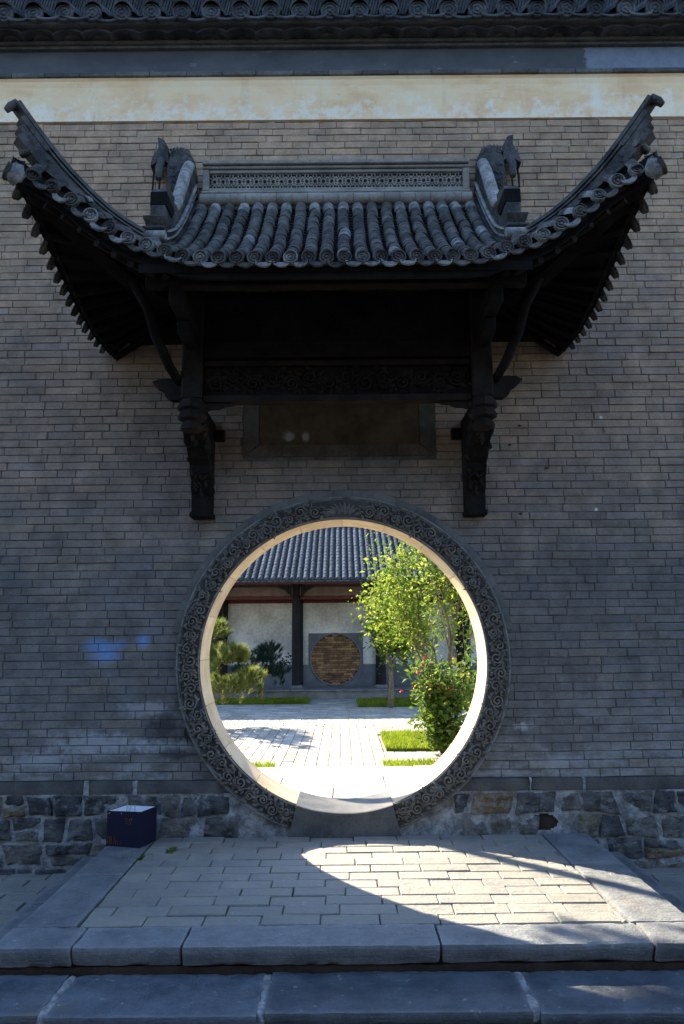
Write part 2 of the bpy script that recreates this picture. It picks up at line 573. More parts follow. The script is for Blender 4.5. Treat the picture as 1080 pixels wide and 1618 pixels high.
def stone(mb, lo, hi, res=.04, bev=.015, amp=.006, freq=9.0, chip=.0, rnd=None, quad=None, seed=0.0, skew=None):
    """A worn block: a gridded box, rounded at the edges and roughened. quad: a warp (u,w)->(x,z) for rubble."""
    lo, hi = Vector(lo), Vector(hi)
    c, h = (lo + hi) / 2, (hi - lo) / 2
    n = [max(2, min(90, int(round((hi[i] - lo[i]) / res)))) for i in range(3)]
    vs, fs, key = [], [], {}

    def vid(p):
        k = (round(p[0], 5), round(p[1], 5), round(p[2], 5))
        if k not in key:
            key[k] = len(vs)
            vs.append(Vector(p))
        return key[k]
    for ax in range(3):
        o = [i for i in range(3) if i != ax]
        for s in (-1, 1):
            for i in range(n[o[0]]):
                for j in range(n[o[1]]):
                    q = []
                    for a, b in ((0, 0), (1, 0), (1, 1), (0, 1)):
                        p = [0, 0, 0]
                        p[ax] = s * h[ax]
                        p[o[0]] = -h[o[0]] + 2 * h[o[0]] * (i + a) / n[o[0]]
                        p[o[1]] = -h[o[1]] + 2 * h[o[1]] * (j + b) / n[o[1]]
                        q.append(vid(p))
                    fs.append(tuple(q))
    out = []
    for p in vs:
        w = c + p
        sd = Vector((w.x + seed * 3.1, w.y - seed * 1.7, w.z + seed))
        b = bev
        if chip:
            b = bev + chip * max(0.0, mnoise.noise(sd * 4.0)) + chip * 1.3 * max(0, mnoise.noise(sd * 13.0) - .12) + chip * .8 * max(0, mnoise.noise(sd * 31.0))
        inner = Vector([max(-(h[i] - b), min(h[i] - b, p[i])) if h[i] > b else 0.0 for i in range(3)])
        d = p - inner
        if d.length > 1e-6:
            p = inner + d.normalized() * min(b, d.length)
        nrm = Vector((p.x / h.x, p.y / h.y, p.z / h.z))
        m_ = max(abs(nrm.x), abs(nrm.y), abs(nrm.z)) or 1
        dirv = Vector([nrm[i] if abs(nrm[i]) > .6 * m_ else 0 for i in range(3)]).normalized()
        p = p + dirv * amp * (mnoise.noise(sd * freq) + .5 * mnoise.noise(sd * freq * 2.7))
        w = c + p
        if quad:
            u = (p.x / h.x + 1) / 2
            v = (p.z / h.z + 1) / 2
            x, z = quad(u, v)
            w = Vector((x, w.y, z))
        out.append(w)
    mb.add(out, fs, rnd)


def curve(pts, n):
    """Catmull-Rom through points, n samples."""
    P = [Vector(p) for p in pts]
    P = [2 * P[0] - P[1]] + P + [2 * P[-1] - P[-2]]
    m = len(P) - 3
    res = []
    for i in range(n):
        t = i / (n - 1) * m
        k = min(int(t), m - 1)
        u = t - k
        a, b, c, d = P[k:k + 4]
        res.append(.5 * ((2 * b) + (c - a) * u + (2 * a - 5 * b + 4 * c - d) * u * u + (3 * b - a - 3 * c + d) * u ** 3))
    return res


def copy_at(src, parent, world, mtx=None, name=None):
    o = src.copy()
    COL.objects.link(o)
    o.parent = parent
    o.matrix_parent_inverse = Matrix.Identity(4)
    if mtx is not None:
        m = mtx.to_4x4()
        m.translation = Vector(world) - LOC[parent.name]
        o.matrix_basis = m
    else:
        o.location = Vector(world) - LOC[parent.name]
    LOC[o.name] = Vector(world)
    return o


def place(name, me, parent, world, m3=None):
    """A part that shares mesh data me, at a world place."""
    o = bpy.data.objects.new(name, me)
    COL.objects.link(o)
    o.parent = parent
    m = (m3 or Matrix.Identity(3)).to_4x4()
    m.translation = Vector(world) - LOC[parent.name]
    o.matrix_basis = m
    LOC[o.name] = Vector(world)
    return o


def mesh_of(mb, name, mat, smooth=False, angle=None):
    """Mesh data alone, for sharing."""
    o = mb.build(name, mat, None, (0, 0, 0), smooth, None, angle)
    me = o.data
    bpy.data.objects.remove(o)
    return me


def frame(t, up=(0, 0, 1)):
    """Matrix with local Y along t, local Z close to up."""
    t = Vector(t).normalized()
    x = t.cross(Vector(up))
    x = x.normalized() if x.length > 1e-5 else Vector((1, 0, 0))
    z = x.cross(t).normalized()
    return Matrix((x, t, z)).transposed()

# %%WALL%%
# ================================================================== the wall with the moon gate
GC, GR = 1.185, 1.035                      # height of the gate's centre, radius of the opening
WALL = thing('brick_wall', (0, .2, -.3), 'tall old grey brick wall pierced by a round moon gate', 'wall')

def wall_core():
    mb = MB()
    r, n = 1.07, 96
    x0, x1, z0, z1 = -15.0, 11.0, -.45, 6.3
    def rect(th):
        c, s = cos(th), sin(th)
        ts = []
        if c > 1e-9: ts.append(x1 / c)
        if c < -1e-9: ts.append(x0 / c)
        if s > 1e-9: ts.append((z1 - GC) / s)
        if s < -1e-9: ts.append((z0 - GC) / s)
        t = min(ts)
        return (t * c, GC + t * s)
    ths = [2 * pi * i / n for i in range(n)]
    for X in (x0, x1):
        for Z in (z0, z1):
            ths.append(atan2(Z - GC, X) % (2 * pi))
    ths = sorted(ths)
    m = len(ths)
    ci = [(r * cos(t), GC + r * sin(t)) for t in ths]
    ro = [rect(t) for t in ths]
    vs = []
    for y in (.0075, .365):
        vs += [(p[0], y, p[1]) for p in ci] + [(p[0], y, p[1]) for p in ro]
    fs = []
    for i in range(m):
        j = (i + 1) % m
        fs.append((i, j, m + j, m + i))
        fs.append((2 * m + i, 3 * m + i, 3 * m + j, 2 * m + j))
        fs.append((i, 2 * m + i, 2 * m + j, j))
        fs.append((m + i, m + j, 3 * m + j, 3 * m + i))
    mb.add(vs, fs, .5)
    return mb.build('core', 'core', WALL)

wall_core()

# bricks: courses of long and short bricks
def brick_geo(mb, x0, x1, z0, z1, rnd=None):
    b = R.uniform(.002, .0045)
    y = max(-.005, min(.0025, R.gauss(0, .0018)))
    tilt = R.gauss(0, .0012)
    j = lambda: R.uniform(-.0016, .0016)
    if R.random() < .012:
        y += R.uniform(.001, .0022)
    F = [(x0 + b + j(), y + j() + tilt, z0 + b + j()), (x1 - b + j(), y + j() - tilt, z0 + b + j()),
         (x1 - b + j(), y + j() - tilt, z1 - b + j()), (x0 + b + j(), y + j() + tilt, z1 - b + j())]
    if R.random() < .28:                   # a knocked-off corner
        q = R.randrange(4)
        dx = R.uniform(.008, .022) * (1 if q in (0, 3) else -1)
        dz = R.uniform(.004, .012) * (1 if q in (0, 1) else -1)
        F[q] = (F[q][0] + dx, F[q][1] + .002, F[q][2] + dz)
    B = [(x0, y + .0035, z0), (x1, y + .0035, z0), (x1, y + .0035, z1), (x0, y + .0035, z1)]
    D = [(p[0], .03, p[2]) for p in B]
    wv = lambda P: [(p[0], p[1], p[2] + .006 * mnoise.noise(Vector((p[0] * .9, 0, (z0 + z1) * .35)))) for p in P]
    F, B, D = wv(F), wv(B), wv(D)
    mb.add(F + B + D, [(0, 1, 2, 3)] + [(4 + i, 4 + (i + 1) % 4, (i + 1) % 4, i) for i in range(4)] + [(8 + i, 8 + (i + 1) % 4, 4 + (i + 1) % 4, 4 + i) for i in range(4)], rnd)

CAMP = Vector((0, -5.45, 1.384))
_rm = cam.rotation_quaternion.to_matrix().transposed()
def project(p):
    d = _rm @ (Vector(p) - CAMP)
    return (.5 + d.x / -d.z * 1168.6 / 1080, .5 + d.y / -d.z * 1168.6 / 1618)

bricks = []
zc = .372
while zc < 5.515:
    h = R.uniform(.0575, .0605)
    z0, z1 = zc, min(zc + h - .0048, 5.52)
    x = -4.6 - R.uniform(0, .28)
    last = 0
    while x < 4.6:
        L = .284 if (last == 0 or R.random() < .22) else .137
        last = 0 if L < .2 else 1
        if R.random() < .06:
            L *= R.uniform(.6, .9)
        L *= R.uniform(.975, 1.025)
        a, b = x, x + L - R.uniform(.0035, .006)
        x += L
        zm = min(max(GC, z0), z1)
        rr = 1.175
        segs = [(a, b)]
        dz = abs(zm - GC)
        if dz < rr:
            hw = sqrt(rr * rr - dz * dz)
            segs = []
            if a < -hw: segs.append((a, min(b, -hw)))
            if b > hw: segs.append((max(a, hw), b))
        if z1 > 2.70 and z0 < 3.22:        # the plaque
            ns = []
            for s, e in segs:
                if s < -.745: ns.append((s, min(e, -.745)))
                if e > .715: ns.append((max(s, .715), e))
            segs = ns
        for s, e in segs:
            if e - s > .02:
                bricks.append((s, e, z0, z1))
    zc += h

def show_size(b):
    s, e, z0, z1 = b
    c = project(((s + e) / 2, 0, (z0 + z1) / 2))
    if not (.01 < c[0] < .99 and .01 < c[1] < .99):
        return 0
    if z0 > 2.9 and abs((s + e) / 2) < 2.0 and z0 < 4.5:
        return 0
    if hypot((s + e) / 2, (z0 + z1) / 2 - GC) < 1.36:
        return 0
    p, q = project((s, 0, z0)), project((e, 0, z1))
    return (q[0] - p[0]) * (q[1] - p[1])

bricks.sort(key=show_size, reverse=True)
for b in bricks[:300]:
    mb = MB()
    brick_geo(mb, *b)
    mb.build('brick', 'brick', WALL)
mb = MB()
for b in bricks[300:]:
    brick_geo(mb, *b)
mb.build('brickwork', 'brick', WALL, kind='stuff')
# the wall goes on beyond the frame
mb = MB()
mb.box((-15, -.001, .37), (-4.93, .0070, 5.52), .5)
mb.box((4.93, -.001, .37), (11, .0070, 5.52), .5)
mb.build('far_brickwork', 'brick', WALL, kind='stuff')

# plaster band, mouldings, frieze, cornice
def band(name, mat, prof, x0=-15, x1=11, nx=90, amp=.004):
    mb = MB()
    vs, fs = [], []
    m = len(prof)
    for i in range(nx + 1):
        x = x0 + (x1 - x0) * i / nx
        for (y, z) in prof:
            a = mnoise.noise(Vector((x * 1.3, y * 3, z * 2.0))) * amp
            vs.append((x, y + a, z + a * .8))
    for i in range(nx):
        for j in range(m - 1):
            fs.append((i * m + j, (i + 1) * m + j, (i + 1) * m + j + 1, i * m + j + 1))
    mb.add(vs, fs, .5)
    return mb.build(name, mat, WALL)

band('plaster_band', 'plaster', [(.02, 5.519), (-.012, 5.523), (-.014, 5.6), (-.014, 5.75), (-.012, 5.83), (-.02, 5.88), (-.034, 5.90), (.02, 5.906)], nx=160)
mb = MB()
x = -5.0
while x < 5.0:                             # thin moulding of brick laid on edge
    L = R.uniform(.27, .31)
    mb2 = MB()
    mb2.box((x, -.05 + R.uniform(-.003, .003), 5.902), (x + L - .004, .02, 5.944), bev=.006)
    (mb2.build('moulding_brick', 'moulding', WALL) if abs(x + L / 2) < 2.9 else mb.add(mb2.v, mb2.f))
    x += L
mb.box((-15, -.05, 5.902), (-5.0, .02, 5.944), .5)
mb.box((x, -.05, 5.902), (11, .02, 5.944), .5)
mb.build('moulding', 'moulding', WALL, kind='stuff')
band('frieze', 'frieze', [(.02, 5.946), (-.028, 5.948), (-.030, 6.05), (-.030, 6.149), (.02, 6.152)], nx=160)
band('cornice_fillet', 'core', [(.02, 6.150), (-.06, 6.152), (-.065, 6.17), (-.02, 6.175)], amp=.005)
band('cornice_board', 'moulding', [(.02, 6.172), (-.085, 6.174), (-.09, 6.196), (-.06, 6.20)], amp=.004)

# row of upturned pan tiles below the eaves: a scalloped edge
mb = MB()
n = 18
vs, fs = [], []
for i in range(9):
    t = -1 + 2 * i / 8
    z = .032 * (1 - t * t) - .03
    for (y, dz) in ((-.03, 0), (.0, 0), (.0, .016), (-.03, .016)):
        vs.append((t * .118, y * 5, z + dz))
for i in range(8):
    for j in range(4):
        fs.append((i * 4 + j, (i + 1) * 4 + j, (i + 1) * 4 + (j + 1) % 4, i * 4 + (j + 1) % 4))
fs += [(0, 1, 2, 3), (35, 34, 33, 32)]
mb.add(vs, fs)
scallop = mesh_of(mb, 'scallop_tile', 'corniceTile', True, 40)
x = -6.0
while x < 6.0:
    place('scallop_tile', scallop, WALL, (x, -.02 + R.uniform(-.008, .008), 6.222 + R.uniform(-.006, .006)), Matrix.Rotation(R.gauss(0, .03), 3, 'Y'))
    x += .236 + R.uniform(-.006, .006)
band('cornice_mortar', 'moulding', [(.0, 6.20), (-.10, 6.222), (-.16, 6.252), (-.05, 6.27)], amp=.006)
band('eave_board', 'core', [(.0, 6.25), (-.2, 6.252), (-.21, 6.272), (.0, 6.29)], amp=.006)

def tile_template(r, L, seg=8, t=.012, taper=.93):
    """Half-round tile: axis along +Y from 0 to L, round side up, wall thickness t."""
    mb = MB()
    vs, fs = [], []
    prof = [(0, 1.0), (L * .04, 1.03), (L * .9, 1.0), (L, .98)]
    for (y, s) in prof:
        s2 = s * (1 - (1 - taper) * y / L)
        for k in range(seg + 1):
            a = pi * k / seg
            vs.append((cos(a) * r * s2, y, sin(a) * r * s2))
    m = seg + 1
    for i in range(len(prof) - 1):
        for k in range(seg):
            fs.append((i * m + k, i * m + k + 1, (i + 1) * m + k + 1, (i + 1) * m + k))
    b = len(vs)
    for y in (0, L):
        for k in range(seg + 1):
            a = pi * k / seg
            vs.append((cos(a) * (r - t), y, sin(a) * (r - t)))
    for k in range(seg):
        fs.append((k + 1, k, b + k, b + k + 1))
        fs.append(((len(prof) - 1) * m + k, (len(prof) - 1) * m + k + 1, b + m + k + 1, b + m + k))
    mb.add(vs, fs)
    return mb

def disc_template(r, t=.02, n=18):
    """Round eave-end: face towards -Y with concentric relief."""
    mb = MB()
    prof = [(t, 1.0), (-.002, 1.0), (-.007, .94), (-.006, .82), (.003, .78), (.003, .60), (-.005, .54), (-.005, .42), (.002, .38), (.002, .24), (-.007, .15)]
    vs, fs = [], []
    for (y, s) in prof:
        for k in range(n):
            a = 2 * pi * k / n
            lob = 1.0
            if .2 < s < .58:
                lob = 1 + .13 * cos(5 * a)
            vs.append((cos(a) * r * s * lob, y, sin(a) * r * s * lob))
    for i in range(len(prof) - 1):
        for k in range(n):
            fs.append((i * n + k, i * n + (k + 1) % n, (i + 1) * n + (k + 1) % n, (i + 1) * n + k))
    fs.append(tuple((len(prof) - 1) * n + k for k in range(n)))
    fs.append(tuple(range(n)))
    mb.add(vs, fs)
    return mb

def drip_template(w, h, t=.012):
    """Hanging eave drip: a leaf-shaped plate under a curved top edge, facing -Y."""
    out = []
    n = 10
    for i in range(n + 1):
        s = -1 + 2 * i / n
        out.append((s * w / 2, .022 * (s * s - 1) * (w / .11)))
    low = []
    for i in range(1, n):
        s = 1 - 2 * i / n
        z = -h * sqrt(max(0, 1 - s * s)) - .010
        low.append((s * w / 2 * 1.02, z))
    poly = out + low
    mb = MB()
    mb.prism(poly, 'y', -t / 2, t / 2)
    # raised rim along the lower edge
    mb.tube([(p[0], -t / 2, p[1]) for p in [out[-1]] + low + [out[0]]], .0055, 5)
    return mb

# the wall's own coping tiles along the top edge
wt = mesh_of(tile_template(.086, .26, 8, .014), 'coping_tile', 'corniceTile', True, 50)
wd = mesh_of(disc_template(.074), 'coping_disc', 'corniceTile', True, 35)
wdr = mesh_of(drip_template(.2, .055, .016), 'coping_drip', 'corniceTile')
x = -6.2
slope = Vector((0, .8, .5)).normalized()
fr = frame(slope)
while x < 6.2:
    if abs(x) < 3.3:
        dx = R.uniform(-.006, .006)
        place('eave_disc', wd, WALL, (x + dx, -.275, 6.285), Matrix.Rotation(R.uniform(-.12, .12), 3, 'X'))
        place('drip_tile', wdr, WALL, (x + .118, -.262 + R.uniform(-.01, .01), 6.268), Matrix.Rotation(-.25 + R.uniform(-.1, .1), 3, 'X'))
    for k in range(3):
        place('coping_tile', wt, WALL, Vector((x, -.27, 6.295)) + slope * (k * .235), fr)
    x += .236
mb = MB()
vs, fs = [], []
nx = 220
for i in range(nx + 1):
    x = -15 + 26 * i / nx
    vs += [(x, -.25, 6.275), (x, .2, 6.56), (x, .6, 6.34), (x, .6, 6.28), (x, 0, 6.28)]
for i in range(nx):
    for j in range(4):
        fs.append((i * 5 + j, i * 5 + 5 + j, i * 5 + 6 + j, i * 5 + 1 + j))
mb.add(vs, fs, .5)
mb.build('coping_bed', 'corniceTile', WALL)
mb = MB()
for i in range(560):                       # tiles set on edge, leaning, along the ridge
    x = -6.6 + i * .0235
    lean = .09 + R.gauss(0, .006)
    y0 = -.06 + R.uniform(-.005, .005)
    mb.add([(x, y0, 6.42), (x + .014, y0, 6.42), (x + .014, .3, 6.42), (x, .3, 6.42), (x + lean, y0, 6.82), (x + lean + .014, y0, 6.82), (x + lean + .014, .3, 6.82), (x + lean, .3, 6.82)],
           [(4, 5, 6, 7), (0, 1, 5, 4), (1, 2, 6, 5), (2, 3, 7, 6), (3, 0, 4, 7)])
mb.box((-6.6, -.045, 6.40), (6.6, .29, 6.80), .3)
mb.box((-15, -.045, 6.40), (-6.61, .29, 6.80), .3)
mb.box((6.61, -.045, 6.40), (11, .29, 6.80), .3)
mb.build('ridge_edge_tiles', 'corniceTile', WALL, kind='stuff')

# ------------------------------------------------------------------ gate ring, reveal, threshold
def arc_block(mb, r0, r1, y0, y1, a0, a1, n=8, rnd=None, bev=.0):
    vs, fs = [], []
    for i in range(n + 1):
        a = a0 + (a1 - a0) * i / n
        for (r, y) in ((r0, y0), (r1, y0), (r1, y1), (r0, y1)):
            vs.append((cos(a) * r, y, GC + sin(a) * r))
    for i in range(n):
        for j in range(4):
            fs.append((i * 4 + j, i * 4 + 4 + j, i * 4 + 4 + (j + 1) % 4, i * 4 + (j + 1) % 4))
    fs += [(0, 1, 2, 3), (n * 4 + 3, n * 4 + 2, n * 4 + 1, n * 4)]
    mb.add(vs, fs, rnd)

GAP = radians(19)
A0, A1 = -pi / 2 + GAP, 1.5 * pi - GAP
nst = 18
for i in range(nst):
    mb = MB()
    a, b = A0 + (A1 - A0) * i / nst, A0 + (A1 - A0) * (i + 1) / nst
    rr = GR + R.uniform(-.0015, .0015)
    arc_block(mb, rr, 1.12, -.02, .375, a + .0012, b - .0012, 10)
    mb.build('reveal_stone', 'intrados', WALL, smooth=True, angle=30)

mb = MB()
arc_block(mb, 1.031, 1.198, -.042, -.0205, A0, A1, 128)
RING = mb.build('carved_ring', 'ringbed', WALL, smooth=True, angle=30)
mb = MB()
for rad, w in ((1.192, .011), (1.178, .004), (1.042, .008)):
    mb.tube([(cos(A0 + (A1 - A0) * i / 160) * rad, -.042, GC + sin(A0 + (A1 - A0) * i / 160) * rad) for i in range(161)], w, 6)
mb.build('rim', 'ringedge', RING, smooth=True)

def teardrop(mb, u0, v0, ang, ln, wd, h, S):
    """A carved leaf: S maps (u, v, height) to space."""
    n = 6
    ca, sa = cos(ang), sin(ang)
    L, C_, Rr = [], [], []
    for i in range(n + 1):
        t = i / n
        w = wd * sin(pi * t ** .7) * .5
        bend = .25 * ln * t * t
        cx, cy = t * ln, bend
        L.append((cx, cy + w, 0)); C_.append((cx, cy, h * sin(pi * min(1, t * 1.05 + .04)))); Rr.append((cx, cy - w, 0))
    P = L + C_ + Rr
    vs = [S(u0 + ca * p[0] - sa * p[1], v0 + sa * p[0] + ca * p[1], p[2]) for p in P]
    m = n + 1
    fs = []
    for r_ in range(2):
        for i in range(n):
            fs.append((r_ * m + i, r_ * m + i + 1, (r_ + 1) * m + i + 1, (r_ + 1) * m + i))
    mb.add(vs, fs, .5)

def scrolls(mb, length, height, S, wave=.2, tube=.0075, hgt=1.0, rs=None, flip=1):
    """A running vine of spirals and leaves along a strip of given length and height; S(u, v, h)."""
    rs = rs or R
    nw = max(1, int(round(length / (wave / 2))))
    step = length / nw
    pts = []
    amp = height * .24
    N = nw * 8
    for i in range(N + 1):
        u = length * i / N
        v = flip * amp * sin(pi * u / step)
        pts.append(S(u, v, tube * .6))
    mb.tube(pts, tube, 5, .5)
    for k in range(nw):
        cu = (k + .5) * step + rs.uniform(-.006, .006)
        sg = flip * (1 if k % 2 == 0 else -1)
        cv = -sg * height * .12
        r0 = height * rs.uniform(.20, .33)
        turns = rs.uniform(1.4, 1.9)
        st = rs.uniform(0, 2 * pi)
        dirn = sg if rs.random() < .8 else -sg
        pp, rr = [], []
        n = 20
        for i in range(n + 1):
            t = i / n
            rad = r0 * (1 - t) ** .8 + .004
            a = st + dirn * turns * 2 * pi * t
            pp.append(S(cu + cos(a) * rad, cv + sin(a) * rad, tube * (.5 + 1.3 * t) * hgt))
            rr.append(tube * (1.05 - .35 * t))
        mb.tube(pp, rr, 5, .5)
        for q in range(15):
            a = rs.uniform(0, 2 * pi)
            d = height * rs.uniform(.16, .46)
            u, v = cu + cos(a) * d * 1.25, cv + sin(a) * d
            v = max(-height * .40, min(height * .40, v))
            teardrop(mb, u, v, a + rs.uniform(-1.2, 1.2), height * rs.uniform(.2, .48), height * rs.uniform(.13, .24), tube * rs.uniform(1.3, 2.6) * hgt, S)

mb = MB()
rc = 1.112
half = (A1 - A0) / 2 * rc - .16
rs1 = random.Random(3)
rs2 = random.Random(3)
for sgn, rs in ((1, rs1), (-1, rs2)):
    def S(u, v, h, sgn=sgn):
        a = pi / 2 - sgn * (u + .16) / rc
        return (cos(a) * (rc + v), -.0415 - h, GC + sin(a) * (rc + v))
    scrolls(mb, half, .125, S, .19, .0075, 2.0, rs, 1)
def S(u, v, h):
    a = pi / 2 - u / rc
    return (cos(a) * (rc + v), -.0415 - h, GC + sin(a) * (rc + v))
for i in range(9):                         # lotus at the crown
    t = -1 + 2 * i / 8
    teardrop(mb, t * .055, -.035, pi / 2 - t * 1.15, .085, .03, .02, S)
for i in range(6):
    t = -1 + 2 * i / 5
    teardrop(mb, t * .09, -.045, pi / 2 - t * 1.5, .065, .026, .015, S)
mb.build('scroll_carving', 'ring', RING, smooth=True, kind='stuff')

na = 21
for i in range(na):                        # plain band of arch bricks round the upper part
    a = radians(10) + radians(160) * i / na
    b = radians(10) + radians(160) * (i + 1) / na
    mb = MB()
    arc_block(mb, 1.2, 1.255, -.0135 + R.uniform(-.0015, .0015), .02, a + .001, b - .001, 6)
    mb.build('arch_brick', 'arch', WALL, smooth=True, angle=30)
mb = MB()                                  # threshold stone with its hollowed top
poly_n = 24
ra = 1.029
prof = []
for i in range(poly_n + 1):
    a = -pi / 2 - GAP + 2 * GAP * i / poly_n
    prof.append((cos(a) * ra, GC + sin(a) * ra))
e = GAP
base = [(.402, -.05), (-.402, -.05)]
def thresh(y):
    return [(p[0], y, p[1]) for p in prof] + [(base[0][0], y, base[0][1]), (base[1][0], y, base[1][1])]
nprof = len(prof) + 2
ys = [-.072, -.066, -.05, .1, .25, .40]
vs = []
for k, y in enumerate(ys):
    ring_ = thresh(y)
    dz = -.007 if k == 0 else (-.002 if k == 1 else 0)
    vs += [(p[0], p[1], p[2] + (dz if j < len(prof) else 0) + .002 * mnoise.noise(Vector((p[0] * 9, p[1] * 9, 1)))) for j, p in enumerate(ring_)]
fs = []
for k in range(len(ys) - 1):
    for j in range(nprof):
        fs.append((k * nprof + j, k * nprof + (j + 1) % nprof, (k + 1) * nprof + (j + 1) % nprof, (k + 1) * nprof + j))
fs.append(tuple(range(nprof)))
fs.append(tuple((len(ys) - 1) * nprof + j for j in range(nprof))[::-1])
mb.add(vs, fs, .5)
mb.build('threshold_stone', 'threshold', WALL, smooth=True, angle=35)

# plaque over the gate
mb = MB()
mb.box((-.62, -.004, 2.79), (.59, .02, 3.2), .5)
mb.build('plaque_panel', 'plaquebrown', WALL)
PX0, PX1, PI0, PI1 = -.742, .712, -.625, .595
segs = 5
for i in range(segs):
    a, b = PX0 + (PX1 - PX0) * i / segs, PX0 + (PX1 - PX0) * (i + 1) / segs
    ia, ib = max(a, PI0 if i == 0 else a), min(b, PI1 if i == segs - 1 else b)
    mb = MB()
    poly = [(a + .002, 2.704), (b - .002, 2.704), ((PI1 if i == segs - 1 else b) - .002, 2.792), ((PI0 if i == 0 else a) + .002, 2.792)]
    mb.prism(poly, 'y', -.007 + R.uniform(-.001, .001), .02)
    mb.build('plaque_frame_brick', 'plaqueframe', WALL)
for s, (xo, xi) in ((0, (PX0, PI0)), (1, (PX1, PI1))):
    mb = MB()
    mb.prism([(xo, 2.708), (xi, 2.795), (xi, 3.2), (xo, 3.2)], 'y', -.007, .02)
    mb.build('plaque_frame_brick', 'plaqueframe', WALL)

# dark slate course and rubble plinth
for i, (a, b) in enumerate(((-4.8, -3.6), (-3.59, -2.62), (-2.61, -1.825), (-1.795, -1.485), (-1.455, -.74), (.74, 1.30), (1.31, 1.675), (1.69, 2.62), (2.63, 3.6), (3.61, 4.8))):
    mb = MB()
    stone(mb, (a, -.026, .284), (b, .02, .369), .045, .010, .004, 7, .006, seed=i * 1.3)
    mb.build('ledge_stone', 'threshold', WALL, smooth=True, angle=40)
for i, (xj, wj) in enumerate(((-3.595, .006), (-2.615, .006), (-1.81, .018), (-1.47, .018), (1.305, .006), (1.682, .010), (2.625, .006))):
    mb = MB()
    stone(mb, (xj - wj, -.029, .268), (xj + wj, .0, .372), .008, .004, .006, 30, .004, seed=i * 3.7)
    mb.build('joint_mortar', 'lime', WALL, smooth=True)
mb = MB()
mb.box((-15, -.03, .285), (-4.82, .0070, .367), .5)
mb.box((4.82, -.03, .285), (11, .0070, .367), .5)
mb.box((-15, -.03, -.45), (-4.82, .0069, .283), .5)
mb.box((4.82, -.03, -.45), (11, .0069, .283), .5)
mb.build('far_plinth', 'threshold', WALL, kind='stuff')

HOLE = (1.39, .075, .095, .055)            # where a stone has fallen out
def mortar_sheet(x0, x1):
    mb = MB()
    res = .011
    nx, nz = int((x1 - x0) / res), int(.62 / res)
    vs, fs = [], []
    for i in range(nx + 1):
        for j in range(nz + 1):
            x, z = x0 + (x1 - x0) * i / nx, -.33 + .615 * j / nz
            y = -.016 + .010 * mnoise.noise(Vector((x * 7, z * 9, 3.3))) + .005 * mnoise.noise(Vector((x * 25, z * 25, 8)))
            if abs(x) < 1.0 and hypot(x, z - GC) < 1.05: y = .012
            vs.append((x, min(y, -.002), z))
    for i in range(nx):
        for j in range(nz):
            x, z = x0 + (x1 - x0) * (i + .5) / nx, -.33 + .615 * (j + .5) / nz
            if ((x - HOLE[0]) / HOLE[2]) ** 2 + ((z - HOLE[1]) / HOLE[3]) ** 2 < 1 or hypot(x, z - GC) < 1.1:
                continue
            q = i * (nz + 1) + j
            fs.append((q, q + nz + 1, q + nz + 2, q + 1))
    mb.add(vs, fs, .5)
    return mb.build('lime_mortar', 'lime', WALL, smooth=True)
mortar_sheet(-4.8, -.3)
mortar_sheet(.3, 4.8)
mb = MB()
mb.box((HOLE[0] - .14, .0, -.02), (HOLE[0] + .14, .0071, .17), .5)
mb.build('hole_back', 'soil', WALL)

